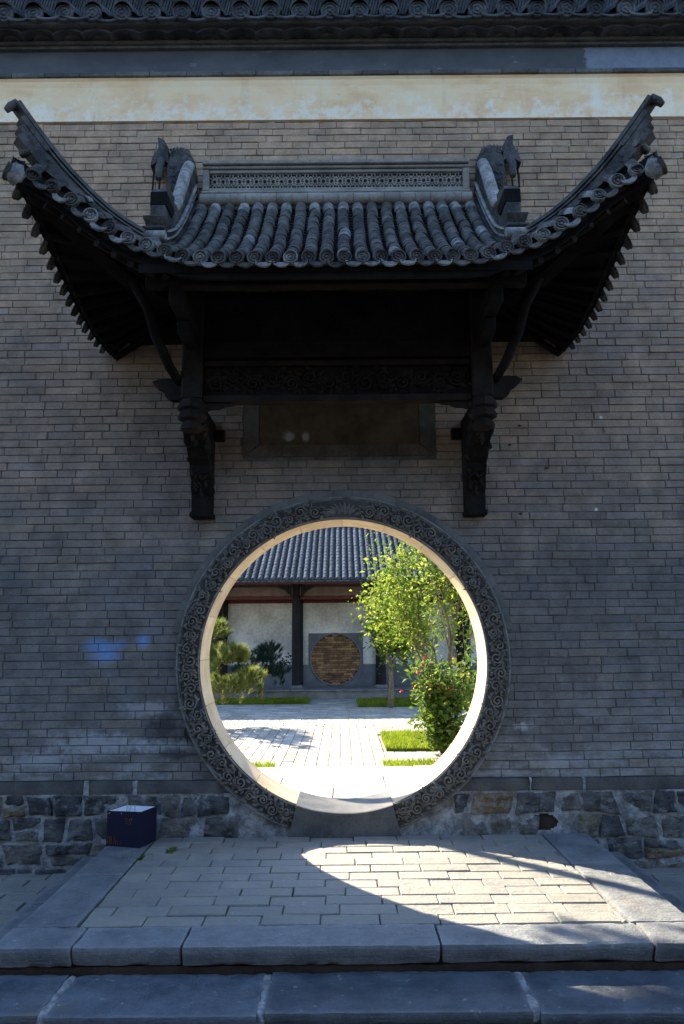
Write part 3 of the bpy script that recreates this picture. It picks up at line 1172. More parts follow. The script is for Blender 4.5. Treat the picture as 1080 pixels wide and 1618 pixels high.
rr = random.Random(21)
def rubble_side(x0, x1):
    """Roughly squared rubble in wavering courses, each stone rough-edged and bulged."""
    bounds = [-.345, -.19, -.035, .125, .281]
    def zb(k, x):
        return bounds[k] + (.030 * mnoise.noise(Vector((x * 2.6, k * 7.3, 1.7))) if 0 < k < 4 else 0)
    cells = []
    for k in range(4):
        x = x0 - rr.uniform(0, .15)
        tl = 0
        while x < x1:
            w = rr.choice((.12, .16, .2, .25, .31))
            tr = rr.uniform(-.022, .022)
            def edge(kk, xa, xb, dz=0):
                return [(xa + (xb - xa) * t / 4, zb(kk, xa + (xb - xa) * t / 4) + dz) for t in range(5)]
            lo_, hi_ = edge(k, x - tl, x + w - tr), edge(k + 1, x + tl, x + w + tr)
            if rr.random() < .16 and w > .14:
                mid_ = [((a[0] + b[0]) / 2, (a[1] + b[1]) / 2 + rr.uniform(-.008, .008)) for a, b in zip(lo_, hi_)]
                cells += [lo_ + mid_[::-1], mid_ + hi_[::-1]]
            else:
                cells.append(lo_ + hi_[::-1])
            tl = tr
            x += w
    for i, poly in enumerate(cells):
        cx, cz = sum(q[0] for q in poly) / len(poly), sum(q[1] for q in poly) / len(poly)
        if hypot(cx, cz - GC) < 1.235 or (abs(cx) < 1.5 and cz < -.03): continue
        if abs(cx - HOLE[0]) < .11 and abs(cz - HOLE[1]) < .075: continue
        g = rr.uniform(.005, .017)
        sh = []
        for q in poly:
            d = hypot(q[0] - cx, q[1] - cz)
            f = max(.4, 1 - g / max(d, .02) * 1.2)
            sh.append((cx + (q[0] - cx) * f, cz + (q[1] - cz) * f))
        for _ in range(1):
            nw = []
            for a, b in zip(sh, sh[1:] + sh[:1]):
                nw += [(a[0] * .92 + b[0] * .08, a[1] * .92 + b[1] * .08), (a[0] * .5 + b[0] * .5 + rr.uniform(-.004, .004), a[1] * .5 + b[1] * .5 + rr.uniform(-.004, .004)), (a[0] * .08 + b[0] * .92, a[1] * .08 + b[1] * .92)]
            sh = nw
        n = len(sh)
        sh = [(q[0] + .006 * mnoise.noise(Vector((q[0] * 22, q[1] * 22, i))), q[1] + .006 * mnoise.noise(Vector((q[0] * 22, q[1] * 22, i + 50)))) for q in sh]
        yf = -.026 + rr.uniform(-.014, .010)
        tx, tz = rr.gauss(0, .08), rr.gauss(0, .10)
        vs = []
        for (f, y) in ((1.0, .008), (.985, yf + .012), (.93, yf + .003), (.70, yf - .003), (.36, yf - .004)):
            for q in sh:
                x, z = cx + (q[0] - cx) * f, cz + (q[1] - cz) * f
                yy = y
                if y < 0:
                    yy += (q[0] - cx) * f * tx + (q[1] - cz) * f * tz + .012 * mnoise.noise(Vector((x * 16, z * 22, i * 3))) + .005 * mnoise.noise(Vector((x * 45, z * 45, i)))
                vs.append((x, yy, z))
        fs = []
        for k in range(4):
            for m in range(n):
                fs.append((k * n + m, k * n + (m + 1) % n, (k + 1) * n + (m + 1) % n, (k + 1) * n + m))
        fs.append(tuple(4 * n + m for m in range(n)))
        mb = MB()
        mb.add(vs, fs, rr.random())
        mb.build('plinth_stone', 'rubble', WALL, smooth=True, angle=38)
rubble_side(-2.95, -.85)
rubble_side(.85, 2.95)

# dark plugs on the brick face in place of small shaded holes and nails
for (x, z) in ((1.355, 2.93), (1.33, 2.25), (1.275, 2.78), (1.55, 2.6)):
    mb = MB()
    vs = [(x + cos(a) * R.uniform(.010, .018), -.006, z + sin(a) * R.uniform(.006, .010)) for a in [2 * pi * k / 7 for k in range(7)]]
    vs2 = [(p[0], .01, p[2]) for p in vs]
    mb.add(vs + vs2, [tuple(range(7)), tuple(range(13, 6, -1))] + [(i, (i + 1) % 7, 7 + (i + 1) % 7, 7 + i) for i in range(7)])
    mb.build('hole_plug', 'soil', WALL)
# %%PLATFORM%%
# ================================================================== ground, platform, steps
def sheet(name, mat, x0, x1, y0, y1, z, nx=1, ny=1, amp=0, label=None):
    mb = MB()
    vs, fs = [], []
    for i in range(nx + 1):
        for j in range(ny + 1):
            x, y = x0 + (x1 - x0) * i / nx, y0 + (y1 - y0) * j / ny
            vs.append((x, y, z + (amp * mnoise.noise(Vector((x, y, 0))) if amp else 0)))
    for i in range(nx):
        for j in range(ny):
            q = i * (ny + 1) + j
            fs.append((q, q + ny + 1, q + ny + 2, q + 1))
    mb.add(vs, fs, .5)
    o = mb.build(name, mat)
    o['kind'] = 'structure'
    return o

GROUND = sheet('ground', 'ground', -900, 900, -900, 900, -.40)
YARD = sheet('front_yard', 'joint', -14, 12, -12, .0, -.292)
COURT = sheet('courtyard', 'ground', -14, 12, .2, 20, -.268)

PLAT = thing('platform', (0, -.9, -.28), kind='structure')
mb = MB()
mb.box((-1.53, -1.80, -.30), (1.62, -.0, -.026), .5)
mb.build('bedding', 'joint', PLAT)
# paving bricks in running bond
rp = random.Random(5)
rows = 12
ry0, ry1 = -1.612, -.036
rh = (ry1 - ry0) / rows
for j in range(rows):
    y0 = ry0 + j * rh
    x = -1.292 - (.145 if j % 2 else 0) + rp.uniform(-.03, .03)
    slant = rp.uniform(-.004, .004)
    while x < 1.36:
        L = .291 * rp.uniform(.97, 1.03)
        a, b = max(x, -1.292), min(x + L, 1.362)
        x += L
        if b - a < .014: continue
        g = rp.uniform(.001, .0034)
        dz = rp.uniform(-.006, .003)
        mb = MB()
        v, f = rbox((a + g, y0 + g * .8, -.05), (b - g, y0 + rh - g * .8, dz), .005)
        tx, ty = rp.gauss(0, .0035), rp.gauss(0, .008)
        cx, cy = (a + b) / 2, y0 + rh / 2
        v = [(p[0] + rp.uniform(-.002, .002), p[1] + slant + rp.uniform(-.002, .002), p[2] + (p[0] - cx) * tx + (p[1] - cy) * ty) for p in v]
        mb.add(v, f)
        mb.build('paving_brick', 'paver', PLAT)
# border slabs
def slab(name, lo, hi, parent, mat='slab', bev=.005, amp=.004, chip=.013, res=.022, seed=0, freq=6, under=0):
    mb = MB()
    stone(mb, lo, hi, res, bev, amp, freq, chip, seed=seed)
    if under:                              # shade put into the shape: front leans back under its worn nose
        ym = (lo[1] + hi[1]) / 2
        mb.v = [(p[0], p[1] + (max(0, hi[2] - .02 - p[2]) * under if p[1] < ym else 0), p[2]) for p in mb.v]
    return mb.build(name, mat, parent, smooth=True, angle=50)

for i, (a, b) in enumerate(((-1.60, -1.24), (-1.235, -.745), (-.738, .425), (.433, 1.385), (1.392, 1.70))):
    slab('kerb_stone', (a, -1.865 + (.012 if i in (1, 3) else 0), -.088), (b, -1.617, .002 - (i % 2) * .004), PLAT, seed=i * 2.3, chip=.017, under=.35)
for i, (y0, y1) in enumerate(((-1.612, -.86), (-.852, -.03))):
    slab('kerb_stone', (-1.585, y0, -.10), (-1.30, y1, .003), PLAT, seed=20 + i)
for i, (y0, y1) in enumerate(((-1.612, -.72), (-.712, -.03))):
    slab('kerb_stone', (1.37, y0, -.10), (1.675, y1, .003), PLAT, seed=30 + i)
mb = MB()                                  # recessed course under the kerb
stone(mb, (-1.57, -1.832, -.3), (1.66, -1.7, -.09), .05, .01, .01, 9, .01)
mb.build('under_course', 'soil', PLAT, smooth=True, angle=40)
# low side strips
STRIPS = []
for i, (a, b, y0, y1) in enumerate(((-1.80, -1.605, -1.82, -.95), (-1.80, -1.605, -.94, -.04), (1.70, 1.895, -1.82, -.86), (1.70, 1.895, -.85, -.04))):
    slab('side_kerb_stone', (a, y0, -.30), (b, y1, -.118), PLAT, seed=40 + i)

STEP = thing('step', (0, -2.0, -.30), kind='structure')
edges = [-3.4, -2.35, -1.225, -.345, .765, 1.93, 3.4]
for i in range(6):
    slab('step_slab', (edges[i] + .014, -2.215 + .012 * (i % 2), -.30), (edges[i + 1] - .014, -1.835, -.12 + .004 * (i % 2)), STEP, 'stepslab', seed=50 + 3 * i, chip=.018, under=.3)
for i in range(1, 6):                      # pale mortar in the joints
    mb = MB()
    stone(mb, (edges[i] - .02, -2.20, -.28), (edges[i] + .02, -1.84, -.118), .02, .008, .008, 14, .01, seed=i)
    mb.build('joint_mortar', 'lime', STEP, smooth=True)
mb = MB()
mb.box((-3.4, -2.2, -.31), (3.4, -1.84, -.16), .5)
mb.build('step_bed', 'joint', STEP)

# brick paving of the yard beside the platform and before the step
def paving(parent, name, mat, x0, x1, y0, y1, z, bw, bl, along='x', skip=None, single=None, rs=None, g=.005, jz=.004):
    rs = rs or random.Random(1)
    joined = MB()
    nrow = int(round(((y1 - y0) if along == 'x' else (x1 - x0)) / bw))
    for j in range(nrow):
        s = (x0 if along == 'x' else y0) - (bl / 2 if j % 2 else 0) + rs.uniform(-.03, .03)
        e = x1 if along == 'x' else y1
        s_lim = x0 if along == 'x' else y0
        while s < e:
            a, b = max(s, s_lim), min(s + bl * rs.uniform(.97, 1.03), e)
            s = s + bl
            if b - a < .04: continue
            if along == 'x':
                lo, hi = (a + g / 2, y0 + j * bw + g / 2), (b - g / 2, y0 + (j + 1) * bw - g / 2)
            else:
                lo, hi = (x0 + j * bw + g / 2, a + g / 2), (x0 + (j + 1) * bw - g / 2, b - g / 2)
            cx, cy = (lo[0] + hi[0]) / 2, (lo[1] + hi[1]) / 2
            if skip and skip(cx, cy): continue
            zz = z + rs.uniform(-jz, jz)
            one = single and single(cx, cy)
            mb = MB() if one else joined
            mb.box((lo[0], lo[1], z - .04), (hi[0], hi[1], zz), None, .004)
            if one:
                mb.build(name, mat, parent)
    joined.build(name + '_field', mat, parent, kind='stuff')

paving(YARD, 'paving_brick', 'paver', -4.6, -1.81, -1.82, -.035, -.235, .14, .29, 'x', single=lambda x, y: x > -2.7 and y > -1.3, rs=random.Random(8))
paving(YARD, 'paving_brick', 'paver', 1.905, 4.6, -1.82, -.035, -.235, .14, .29, 'x', single=lambda x, y: x < 2.7 and y > -1.3, rs=random.Random(9))
paving(YARD, 'paving_brick', 'threshold', -4.6, 4.6, -7.5, -2.25, -.262, .15, .30, 'x', rs=random.Random(10))
sheet('front_yard_paving', 'threshold', -300, 300, -300, -7.6, -.27)

# ------------------------------------------------------------------ courtyard floor
INNER = thing('inner_step', (0, 1.5, -.26), kind='structure')
ri = random.Random(4)
ys = [.405, .98, 1.62, 2.16, 2.69]
for j in range(4):
    xs = [-1.75, -.95, -.1, .72, 1.75] if j % 2 else [-1.75, -.6, .38, 1.1, 1.75]
    for i in range(4):
        mb = MB()
        stone(mb, (xs[i] + .004, ys[j] + .003, -.26), (xs[i + 1] - .004, ys[j + 1] - .003, .0 + ri.uniform(-.006, .002)), .12, .008, .004, 4, .006, seed=j * 5 + i)
        mb.build('paving_slab', 'innerslab', INNER, smooth=True, angle=40)

PATCHES = [(.60, 2.3, 5.3, 7.0), (.50, 2.3, 2.9, 4.25), (-2.6, -.86, 2.9, 4.1), (-3.6, -.84, 12.35, 13.45), (.32, 3.4, 11.5, 13.2)]
def in_patch(x, y):
    return any(a < x < b and c < y < d for a, b, c, d in PATCHES)
paving(COURT, 'paving_brick', 'court', -5.0, 5.0, 2.71, 7.9, -.25, .15, .30, 'y', skip=in_patch, single=lambda x, y: -1.5 < x < .62 and y < 5.0, rs=random.Random(12), jz=.003, g=.007)
paving(COURT, 'paving_brick', 'court', -6.5, 6.5, 7.92, 13.6, -.25, .15, .30, 'x', skip=in_patch, rs=random.Random(13), jz=.003, g=.008)
paving(COURT, 'paving_brick', 'court', -5.0, -1.78, .45, 2.7, -.25, .15, .30, 'x', rs=random.Random(14))
paving(COURT, 'paving_brick', 'court', 1.78, 5.0, .45, 2.7, -.25, .15, .30, 'x', rs=random.Random(15))

def lawn(label, x0, x1, y0, y1, n, h=.06, z=-.26, seed=1):
    rs = random.Random(seed)
    mb = MB()
    mb.box((x0, y0, z - .02), (x1, y1, z + .045), .1)
    for i in range(n):
        x, y = rs.uniform(x0 - .01, x1 + .01), rs.uniform(y0 - .01, y1 + .01)
        a = rs.uniform(0, 2 * pi)
        hh = h * rs.uniform(.5, 1.3)
        w = .006
        lx, ly = cos(a) * w, sin(a) * w
        bx, by = rs.gauss(0, .4) * hh, rs.gauss(0, .4) * hh
        mb.add([(x - lx, y - ly, z + .03), (x + lx, y + ly, z + .03), (x + bx, y + by, z + .045 + hh)], [(0, 1, 2)], rs.random())
    o = mb.build('grass', 'grass', kind='stuff')
    tag(o, label, 'grass')
    return o

lawn('sunlit square of lawn below the rose bush', *PATCHES[0], 9000, seed=1)
lawn('thin sunlit strip of lawn at the inner step, beneath the rose bush', *PATCHES[1], 6000, seed=2)
lawn('small tip of bright lawn at the lower left of the gate opening', *PATCHES[2], 6000, seed=3)
lawn('shaded lawn strip under the pines before the hall', *PATCHES[3], 8000, seed=4)
lawn('shaded lawn strip round the trunk of the leafy tree', *PATCHES[4], 9000, seed=5)
# %%CANOPY%%
# ================================================================== gate canopy
CX = -.025
CAN = thing('gate_canopy', (CX, -.6, 2.2), 'dark tiled canopy with upswept corners projecting over the moon gate', 'canopy')

def zprof(s):
    return 4.62 - 1.0 * (1.38 * s - .38 * s * s)
def front_pt(s):                           # s 0 at the ridge, 1 at the eave: y, z of the roof face
    return (-.2 - 1.09 * s, zprof(s))

EAVE = curve([(0, -1.30, 3.605), (.45, -1.30, 3.605), (.86, -1.30, 3.612), (1.03, -1.303, 3.655), (1.25, -1.32, 3.73), (1.442, -1.36, 3.838), (1.62, -1.40, 3.975), (1.76, -1.43, 4.06), (1.90, -1.455, 4.125)], 160)
SIDE = curve([(1.755, 0, 3.585), (1.79, -.32, 3.625), (1.80, -.62, 3.69), (1.815, -.92, 3.80), (1.84, -1.12, 3.915), (1.87, -1.30, 4.03), (1.90, -1.455, 4.125)], 120)
HIPB = curve([(1.19, -.93, 3.875), (1.42, -1.12, 3.945), (1.62, -1.27, 4.06), (1.79, -1.38, 4.16), (1.90, -1.455, 4.21)], 60)
HIPT = curve([(1.20, -.93, 3.955), (1.42, -1.10, 4.04), (1.61, -1.25, 4.185), (1.79, -1.38, 4.39), (1.905, -1.475, 4.54)], 60)

def at_x(cv, x):
    for a, b in zip(cv, cv[1:]):
        if a.x <= x <= b.x:
            t = (x - a.x) / max(1e-9, b.x - a.x)
            return a.lerp(b, t)
    return cv[-1] if x > cv[-1].x else cv[0]

def at_y(cv, y):
    for a, b in zip(cv, cv[1:]):
        if a.y >= y >= b.y:
            t = (a.y - y) / max(1e-9, a.y - b.y)
            return a.lerp(b, t)
    return cv[-1] if y < cv[-1].y else cv[0]

# roof decks: sheets with thickness, dark wood below
def deck(name, A, B, thick, mat, side):
    mb = MB()
    vs, fs = [], []
    n, m = len(A), 6
    for a, b in zip(A, B):
        for k in range(m + 1):
            p = a.lerp(b, k / m)
            vs.append((CX + side * p.x, p.y, p.z - .02))
            vs.append((CX + side * p.x, p.y, p.z - .02 - thick))
    w = 2 * (m + 1)
    for i in range(n - 1):
        for k in range(m):
            for t in (0, 1):
                q = i * w + 2 * k + t
                fs.append((q, q + 2, q + w + 2, q + w))
        for k in (0, m):
            q = i * w + 2 * k
            fs.append((q, q + 1, q + w + 1, q + w))
    for i in (0, n - 1):
        for k in range(m):
            q = i * w + 2 * k
            fs.append((q, q + 2, q + 3, q + 1))
    mb.add(vs, fs, .5)
    return mb.build(name, mat, CAN)

mb = MB()
vs, fs = [], []
N = 16
for i in range(N + 1):
    y, z = front_pt(i / N)
    for x in (-1.19, 1.19):
        zz = z if abs(x) < 1 else z
        vs += [(CX + x, y, zz - .03), (CX + x, y + .012, zz - .08)]
for i in range(N):
    q = i * 4
    fs += [(q, q + 2, q + 6, q + 4), (q + 1, q + 5, q + 7, q + 3), (q, q + 4, q + 5, q + 1), (q + 2, q + 3, q + 7, q + 6)]
fs += [(0, 1, 3, 2), (N * 4, N * 4 + 2, N * 4 + 3, N * 4 + 1)]
mb.add(vs, fs, .5)
mb.build('roof_deck', 'wood', CAN)
for side in (-1, 1):
    ef = [at_x(EAVE, p.x) for p in HIPB]
    ef[-1] = EAVE[-1]
    deck('corner_deck', HIPB, ef, .05, 'wood', side)
    inner = [Vector((1.17, 0, 4.06)), Vector((1.17, -.3, 4.03)), Vector((1.17, -.6, 3.97)), Vector((1.18, -.85, 3.90))] + list(HIPB)
    # match by fraction along each
    outer = []
    ni = len(inner)
    for k, p in enumerate(inner):
        if k < 4:
            outer.append(at_y(SIDE, p.y))
        else:
            t = (k - 4) / (ni - 5)
            outer.append(at_y(SIDE, -.93 + (-1.455 + .93) * t))
    deck('side_deck', inner, outer, .05, 'wood', side)
    mb = MB()                              # gable board between roof face and side roof
    gp = [front_pt(k / 8 * .68) for k in range(9)]
    poly = [(p[0], p[1] - .05) for p in gp] + [(gp[-1][0], 3.86), (.0, 3.98), (.0, 4.62)]
    mb.prism(poly, 'x', CX + side * 1.165, CX + side * 1.14)
    mb.build('gable_board', 'ridge', CAN)

# tiles
TR, TL = .043, .15
tt = mesh_of(tile_template(TR, TL * 1.06, 8, .009, .95), 'barrel_tile', 'tile', True, 50)
ttl = mesh_of(tile_template(TR * 1.01, TL * 1.06, 8, .009, .95), 'barrel_tile_limed', 'tilelight', True, 50)
td = mesh_of(disc_template(.046, .022), 'eave_disc', 'tile', True, 30)
tdl = mesh_of(disc_template(.046, .022), 'eave_disc_limed', 'tilelight', True, 30)
tdr = mesh_of(drip_template(.1, .042), 'drip_tile', 'tile')
tdrl = mesh_of(drip_template(.1, .042), 'drip_tile_limed', 'tilelight')
tds = mesh_of(drip_template(.1, .078, .02), 'side_drip_tile', 'tile')

def lay(path, r_light=.05, first_light=False, name='barrel_tile'):
    """Barrel tiles end to end along a path that runs from the eave up to the ridge."""
    L = [0]
    for a, b in zip(path, path[1:]):
        L.append(L[-1] + (b - a).length)
    def at(s):
        for k in range(len(L) - 1):
            if L[k] <= s <= L[k + 1]:
                return path[k].lerp(path[k + 1], (s - L[k]) / max(1e-9, L[k + 1] - L[k]))
        return path[-1]
    s = 0
    while s < L[-1] - .02:
        a, b = at(s), at(min(L[-1], s + TL))
        m3 = frame(b - a) @ Matrix.Rotation(R.gauss(0, .03), 3, 'Z') @ Matrix.Rotation(R.gauss(0, .06), 3, 'Y')
        top = s > L[-1] - TL * 1.2
        me = ttl if (R.random() < r_light or (top and R.random() < .75 and first_light)) else tt
        place(name, me, CAN, a + Vector((R.uniform(-.003, .003), 0, R.uniform(-.002, .002))), m3)
        s += TL

P0 = .1085
cols = [(.5 + k) * P0 for k in range(17)]
for side in (-1, 1):
    for x in cols:
        if x > 1.84: continue
        e = at_x(EAVE, x)
        X = CX + side * x
        if x < 1.09:
            path = []
            for k in range(25):
                y, z = front_pt(1 - k / 24)
                lift = (e.z - 3.605) * max(0, 1 - k / 8)
                path.append(Vector((X, y - .01, z + lift)))
            lay(path, .06, True)
        else:
            h = at_x(HIPB, x)
            a = Vector((X, e.y, e.z))
            b = Vector((CX + side * (h.x - .02), h.y, h.z))
            if (b - a).length > .05:
                lay([a, a.lerp(b, .5), b], .12)
        # the round end and, beside it, the drip
        tilt = Matrix.Rotation(R.gauss(0, .07), 3, 'Z') @ Matrix.Rotation(-.1 + R.gauss(0, .08), 3, 'X') @ Matrix.Rotation(R.uniform(0, 6.28), 3, 'Y')
        place('eave_disc', tdl if R.random() < .22 else td, CAN, (X, e.y - .012, e.z + .012), tilt)
    for k in range(18):
        x = k * P0
        if x > 1.84 or (k == 0 and side < 0): continue
        e = at_x(EAVE, x)
        e2 = at_x(EAVE, min(x + .05, 1.9))
        e1 = at_x(EAVE, max(x - .05, 0)) if x > .06 else Vector((-.05, e2.y, e2.z))
        roll = atan2(e2.z - e1.z, e2.x - e1.x)
        m3 = Matrix.Rotation(-side * roll, 3, 'Y') @ Matrix.Rotation(-.32 + R.gauss(0, .08), 3, 'X')
        place('drip_tile', tdrl if R.random() < .45 else tdr, CAN, (CX + side * x, e.y - .004, e.z - .004), m3)

# pan tiles between the barrels: stepped troughs
for side in (-1, 1):
    for k in range(18):
        x = k * P0
        if (k == 0 and side < 0) or x > 1.80: continue
        if x < 1.05:
            path = []
            for q in range(25):
                y, z = front_pt(1 - q / 24)
                e = at_x(EAVE, x)
                path.append(Vector((CX + side * x, y, z + (e.z - 3.605) * max(0, 1 - q / 8))))
        else:
            e, h = at_x(EAVE, x), at_x(HIPB, x)
            path = [Vector((CX + side * x, e.y, e.z)), Vector((CX + side * x, h.y, h.z))]
        L = [0]
        for a, b in zip(path, path[1:]): L.append(L[-1] + (b - a).length)
        def at(s):
            for q in range(len(L) - 1):
                if L[q] <= s <= L[q + 1]:
                    return path[q].lerp(path[q + 1], (s - L[q]) / max(1e-9, L[q + 1] - L[q]))
            return path[-1]
        mb = MB()
        s = 0
        while s < L[-1] - .01:
            a, b = at(s), at(min(L[-1], s + .062))
            fr_ = frame(b - a)
            vs = []
            for (p, up) in ((a, .008), (b, -.004)):
                for i in range(6):
                    t = -1 + 2 * i / 5
                    vs.append(p + fr_ @ Vector((t * .056, 0, .024 * (t * t - 1) + up)))
            for i in range(6):
                t = -1 + 2 * i / 5
                vs.append(a + fr_ @ Vector((t * .056, 0, .024 * (t * t - 1) - .008)))
            mb.add(vs, [(i, i + 1, i + 7, i + 6) for i in range(5)] + [(12 + i, 13 + i, i + 1, i) for i in range(5)])
            s += .06
        mb.build('pan_tile_row', 'tile', CAN)

# side eaves: a barrel row, disc and hanging drip at every step
for side in (-1, 1):
    for i in range(15):
        y = -.03 - i * .1
        e = at_y(SIDE, y)
        if y > -.93:
            inn = Vector((1.2, y, 4.05 + (-.16) * (y / -.93) ** 2))
        else:
            t = (y + .93) / (-1.455 + .93)
            inn = HIPB[min(59, int(t * 59))]
        a, b = Vector((CX + side * e.x, e.y, e.z)), Vector((CX + side * inn.x, inn.y, inn.z))
        if (b - a).length > .06:
            mb = MB()
            n = max(2, int((b - a).length / .12))
            fr_ = frame(b - a)
            for q in range(n):
                p0, p1 = a.lerp(b, q / n), a.lerp(b, (q + 1) / n)
                vs = []
                for (p, r_) in ((p0, TR), (p1, TR * .9)):
                    for k in range(7):
                        an = pi * k / 6
                        vs.append(p + fr_ @ Vector((cos(an) * r_, 0, sin(an) * r_)))
                mb.add(vs, [(k, k + 1, k + 8, k + 7) for k in range(6)] + [(6, 5, 4, 3, 2, 1, 0)])
            mb.build('side_tile_row', 'tile', CAN, smooth=True, angle=50)
        m3 = Matrix.Rotation(side * pi / 2, 3, 'Z') @ Matrix.Rotation(-.35, 3, 'X')
        place('eave_disc', td, CAN, (CX + side * (e.x + .012), e.y, e.z + .012), m3)
        place('drip_tile', tds, CAN, (CX + side * (e.x + .004), e.y - .05, e.z - .004), Matrix.Rotation(side * (pi / 2 - .25), 3, 'Z') @ Matrix.Rotation(-.45, 3, 'X'))

# fascia under the front eave and the corner, rafters
for side in (-1, 1):
    mb = MB()
    pts = [p for i, p in enumerate(EAVE) if i % 4 == 0] + [EAVE[-1]]
    vs, fs = [], []
    for p in pts:
        for (dy, dz) in ((.03, -.035), (.03, -.10), (.06, -.10), (.06, -.035)):
            vs.append((CX + side * p.x, p.y + dy, p.z + dz))
    for i in range(len(pts) - 1):
        for j in range(4):
            fs.append((i * 4 + j, i * 4 + 4 + j, i * 4 + 4 + (j + 1) % 4, i * 4 + (j + 1) % 4))
    fs += [(0, 1, 2, 3), tuple(len(vs) - 4 + k for k in (3, 2, 1, 0))]
    mb.add(vs, fs, .5)
    mb.build('fascia', 'wood', CAN)
    mb = MB()
    pts = [p for i, p in enumerate(SIDE) if i % 4 == 0] + [SIDE[-1]]
    vs = []
    for p in pts:
        for (dx, dz) in ((-.03, -.03), (-.03, -.095), (-.06, -.095), (-.06, -.03)):
            vs.append((CX + side * (p.x + dx), p.y, p.z + dz))
    fs = []
    for i in range(len(pts) - 1):
        for j in range(4):
            fs.append((i * 4 + j, i * 4 + 4 + j, i * 4 + 4 + (j + 1) % 4, i * 4 + (j + 1) % 4))
    mb.add(vs, fs, .5)
    mb.build('fascia', 'wood', CAN)
    # rafters: straight ones, then a fan to the corner
    for k in range(10):
        x = .055 + k * .11
        a, b = Vector((CX + side * x, -.25, 4.38)), Vector((CX + side * x, -1.235, 3.535 + (at_x(EAVE, x).z - 3.605)))
        mb = MB()
        path = [Vector((a.x, front_pt(t)[0] + .02, front_pt(t)[1] - .105)) for t in (.05, .3, .6, .96)]
        mb.tube(path, .026, 4, up=(1, 0, .01))
        mb.build('rafter', 'woodwarm', CAN)
    root = Vector((1.08, -.62, 3.80))
    for k in range(8):
        t = k / 7
        x = 1.16 + .70 * t
        e = at_x(EAVE, x)
        r0 = Vector((1.06 + .2 * t, -.55 - .2 * t, 3.84 - .02 * t))
        mb = MB()
        mb.tube([(CX + side * r0.x, r0.y, r0.z - .06), (CX + side * (e.x * .99), e.y + .06, e.z - .125)], .024, 5)
        mb.build('rafter', 'woodwarm', CAN)
    for k in range(11):
        y = -.06 - k * .125
        e = at_y(SIDE, y)
        r0 = Vector((1.12 + .03 * k / 10, min(-.04, y * .72), 3.92 - .03 * k / 10))
        mb = MB()
        mb.tube([(CX + side * r0.x, r0.y, r0.z - .04), (CX + side * (e.x - .06), e.y, e.z - .12)], .024, 5)
        mb.build('rafter', 'wood', CAN)
    mb = MB()                              # corner beam
    mb.tube([(CX + side * 1.0, -.5, 3.55), (CX + side * 1.35, -.92, 3.66), (CX + side * 1.65, -1.22, 3.86), (CX + side * 1.86, -1.42, 4.05)], [.06, .058, .052, .045], 4, up=(0, 0, 1))
    mb.build('corner_beam', 'wood', CAN)

# hip ridges sweeping up to the corners
def strip(mb, cv_top, cv_bot, o0, o1, hw, t0, t1, side, wave=0):
    """Sweep a box between two offsets below the ridge's top line (0 top, 1 bottom)."""
    n = 40
    vs, fs = [], []
    for i in range(n + 1):
        t = t0 + (t1 - t0) * i / n
        tt_ = min(t, 1.0) * (len(cv_top) - 1)
        k = min(int(tt_), len(cv_top) - 2)
        u = tt_ - k
        T_, B_ = cv_top[k].lerp(cv_top[k + 1], u), cv_bot[k].lerp(cv_bot[k + 1], u)
        tan = (cv_top[k + 1] - cv_top[k]).normalized()
        if t > 1.0:
            ex = tan * (t - 1.0)
            T_, B_ = T_ + ex, B_ + ex
        nrm = Vector((tan.y, -tan.x, 0)).normalized()
        d = T_ - B_
        up = (d - tan * d.dot(tan)).normalized()
        for (off, s) in ((o0, -1), (o0, 1), (o1, 1), (o1, -1)):
            p = (T_ - up * off if off < .9 else B_) + nrm * hw * s
            vs.append((CX + side * p.x, p.y, p.z))
    for i in range(n):
        for j in range(4):
            fs.append((i * 4 + j, i * 4 + 4 + j, i * 4 + 4 + (j + 1) % 4, i * 4 + (j + 1) % 4))
    fs += [(0, 1, 2, 3), tuple(n * 4 + k for k in (3, 2, 1, 0))]
    mb.add(vs, fs, .5)

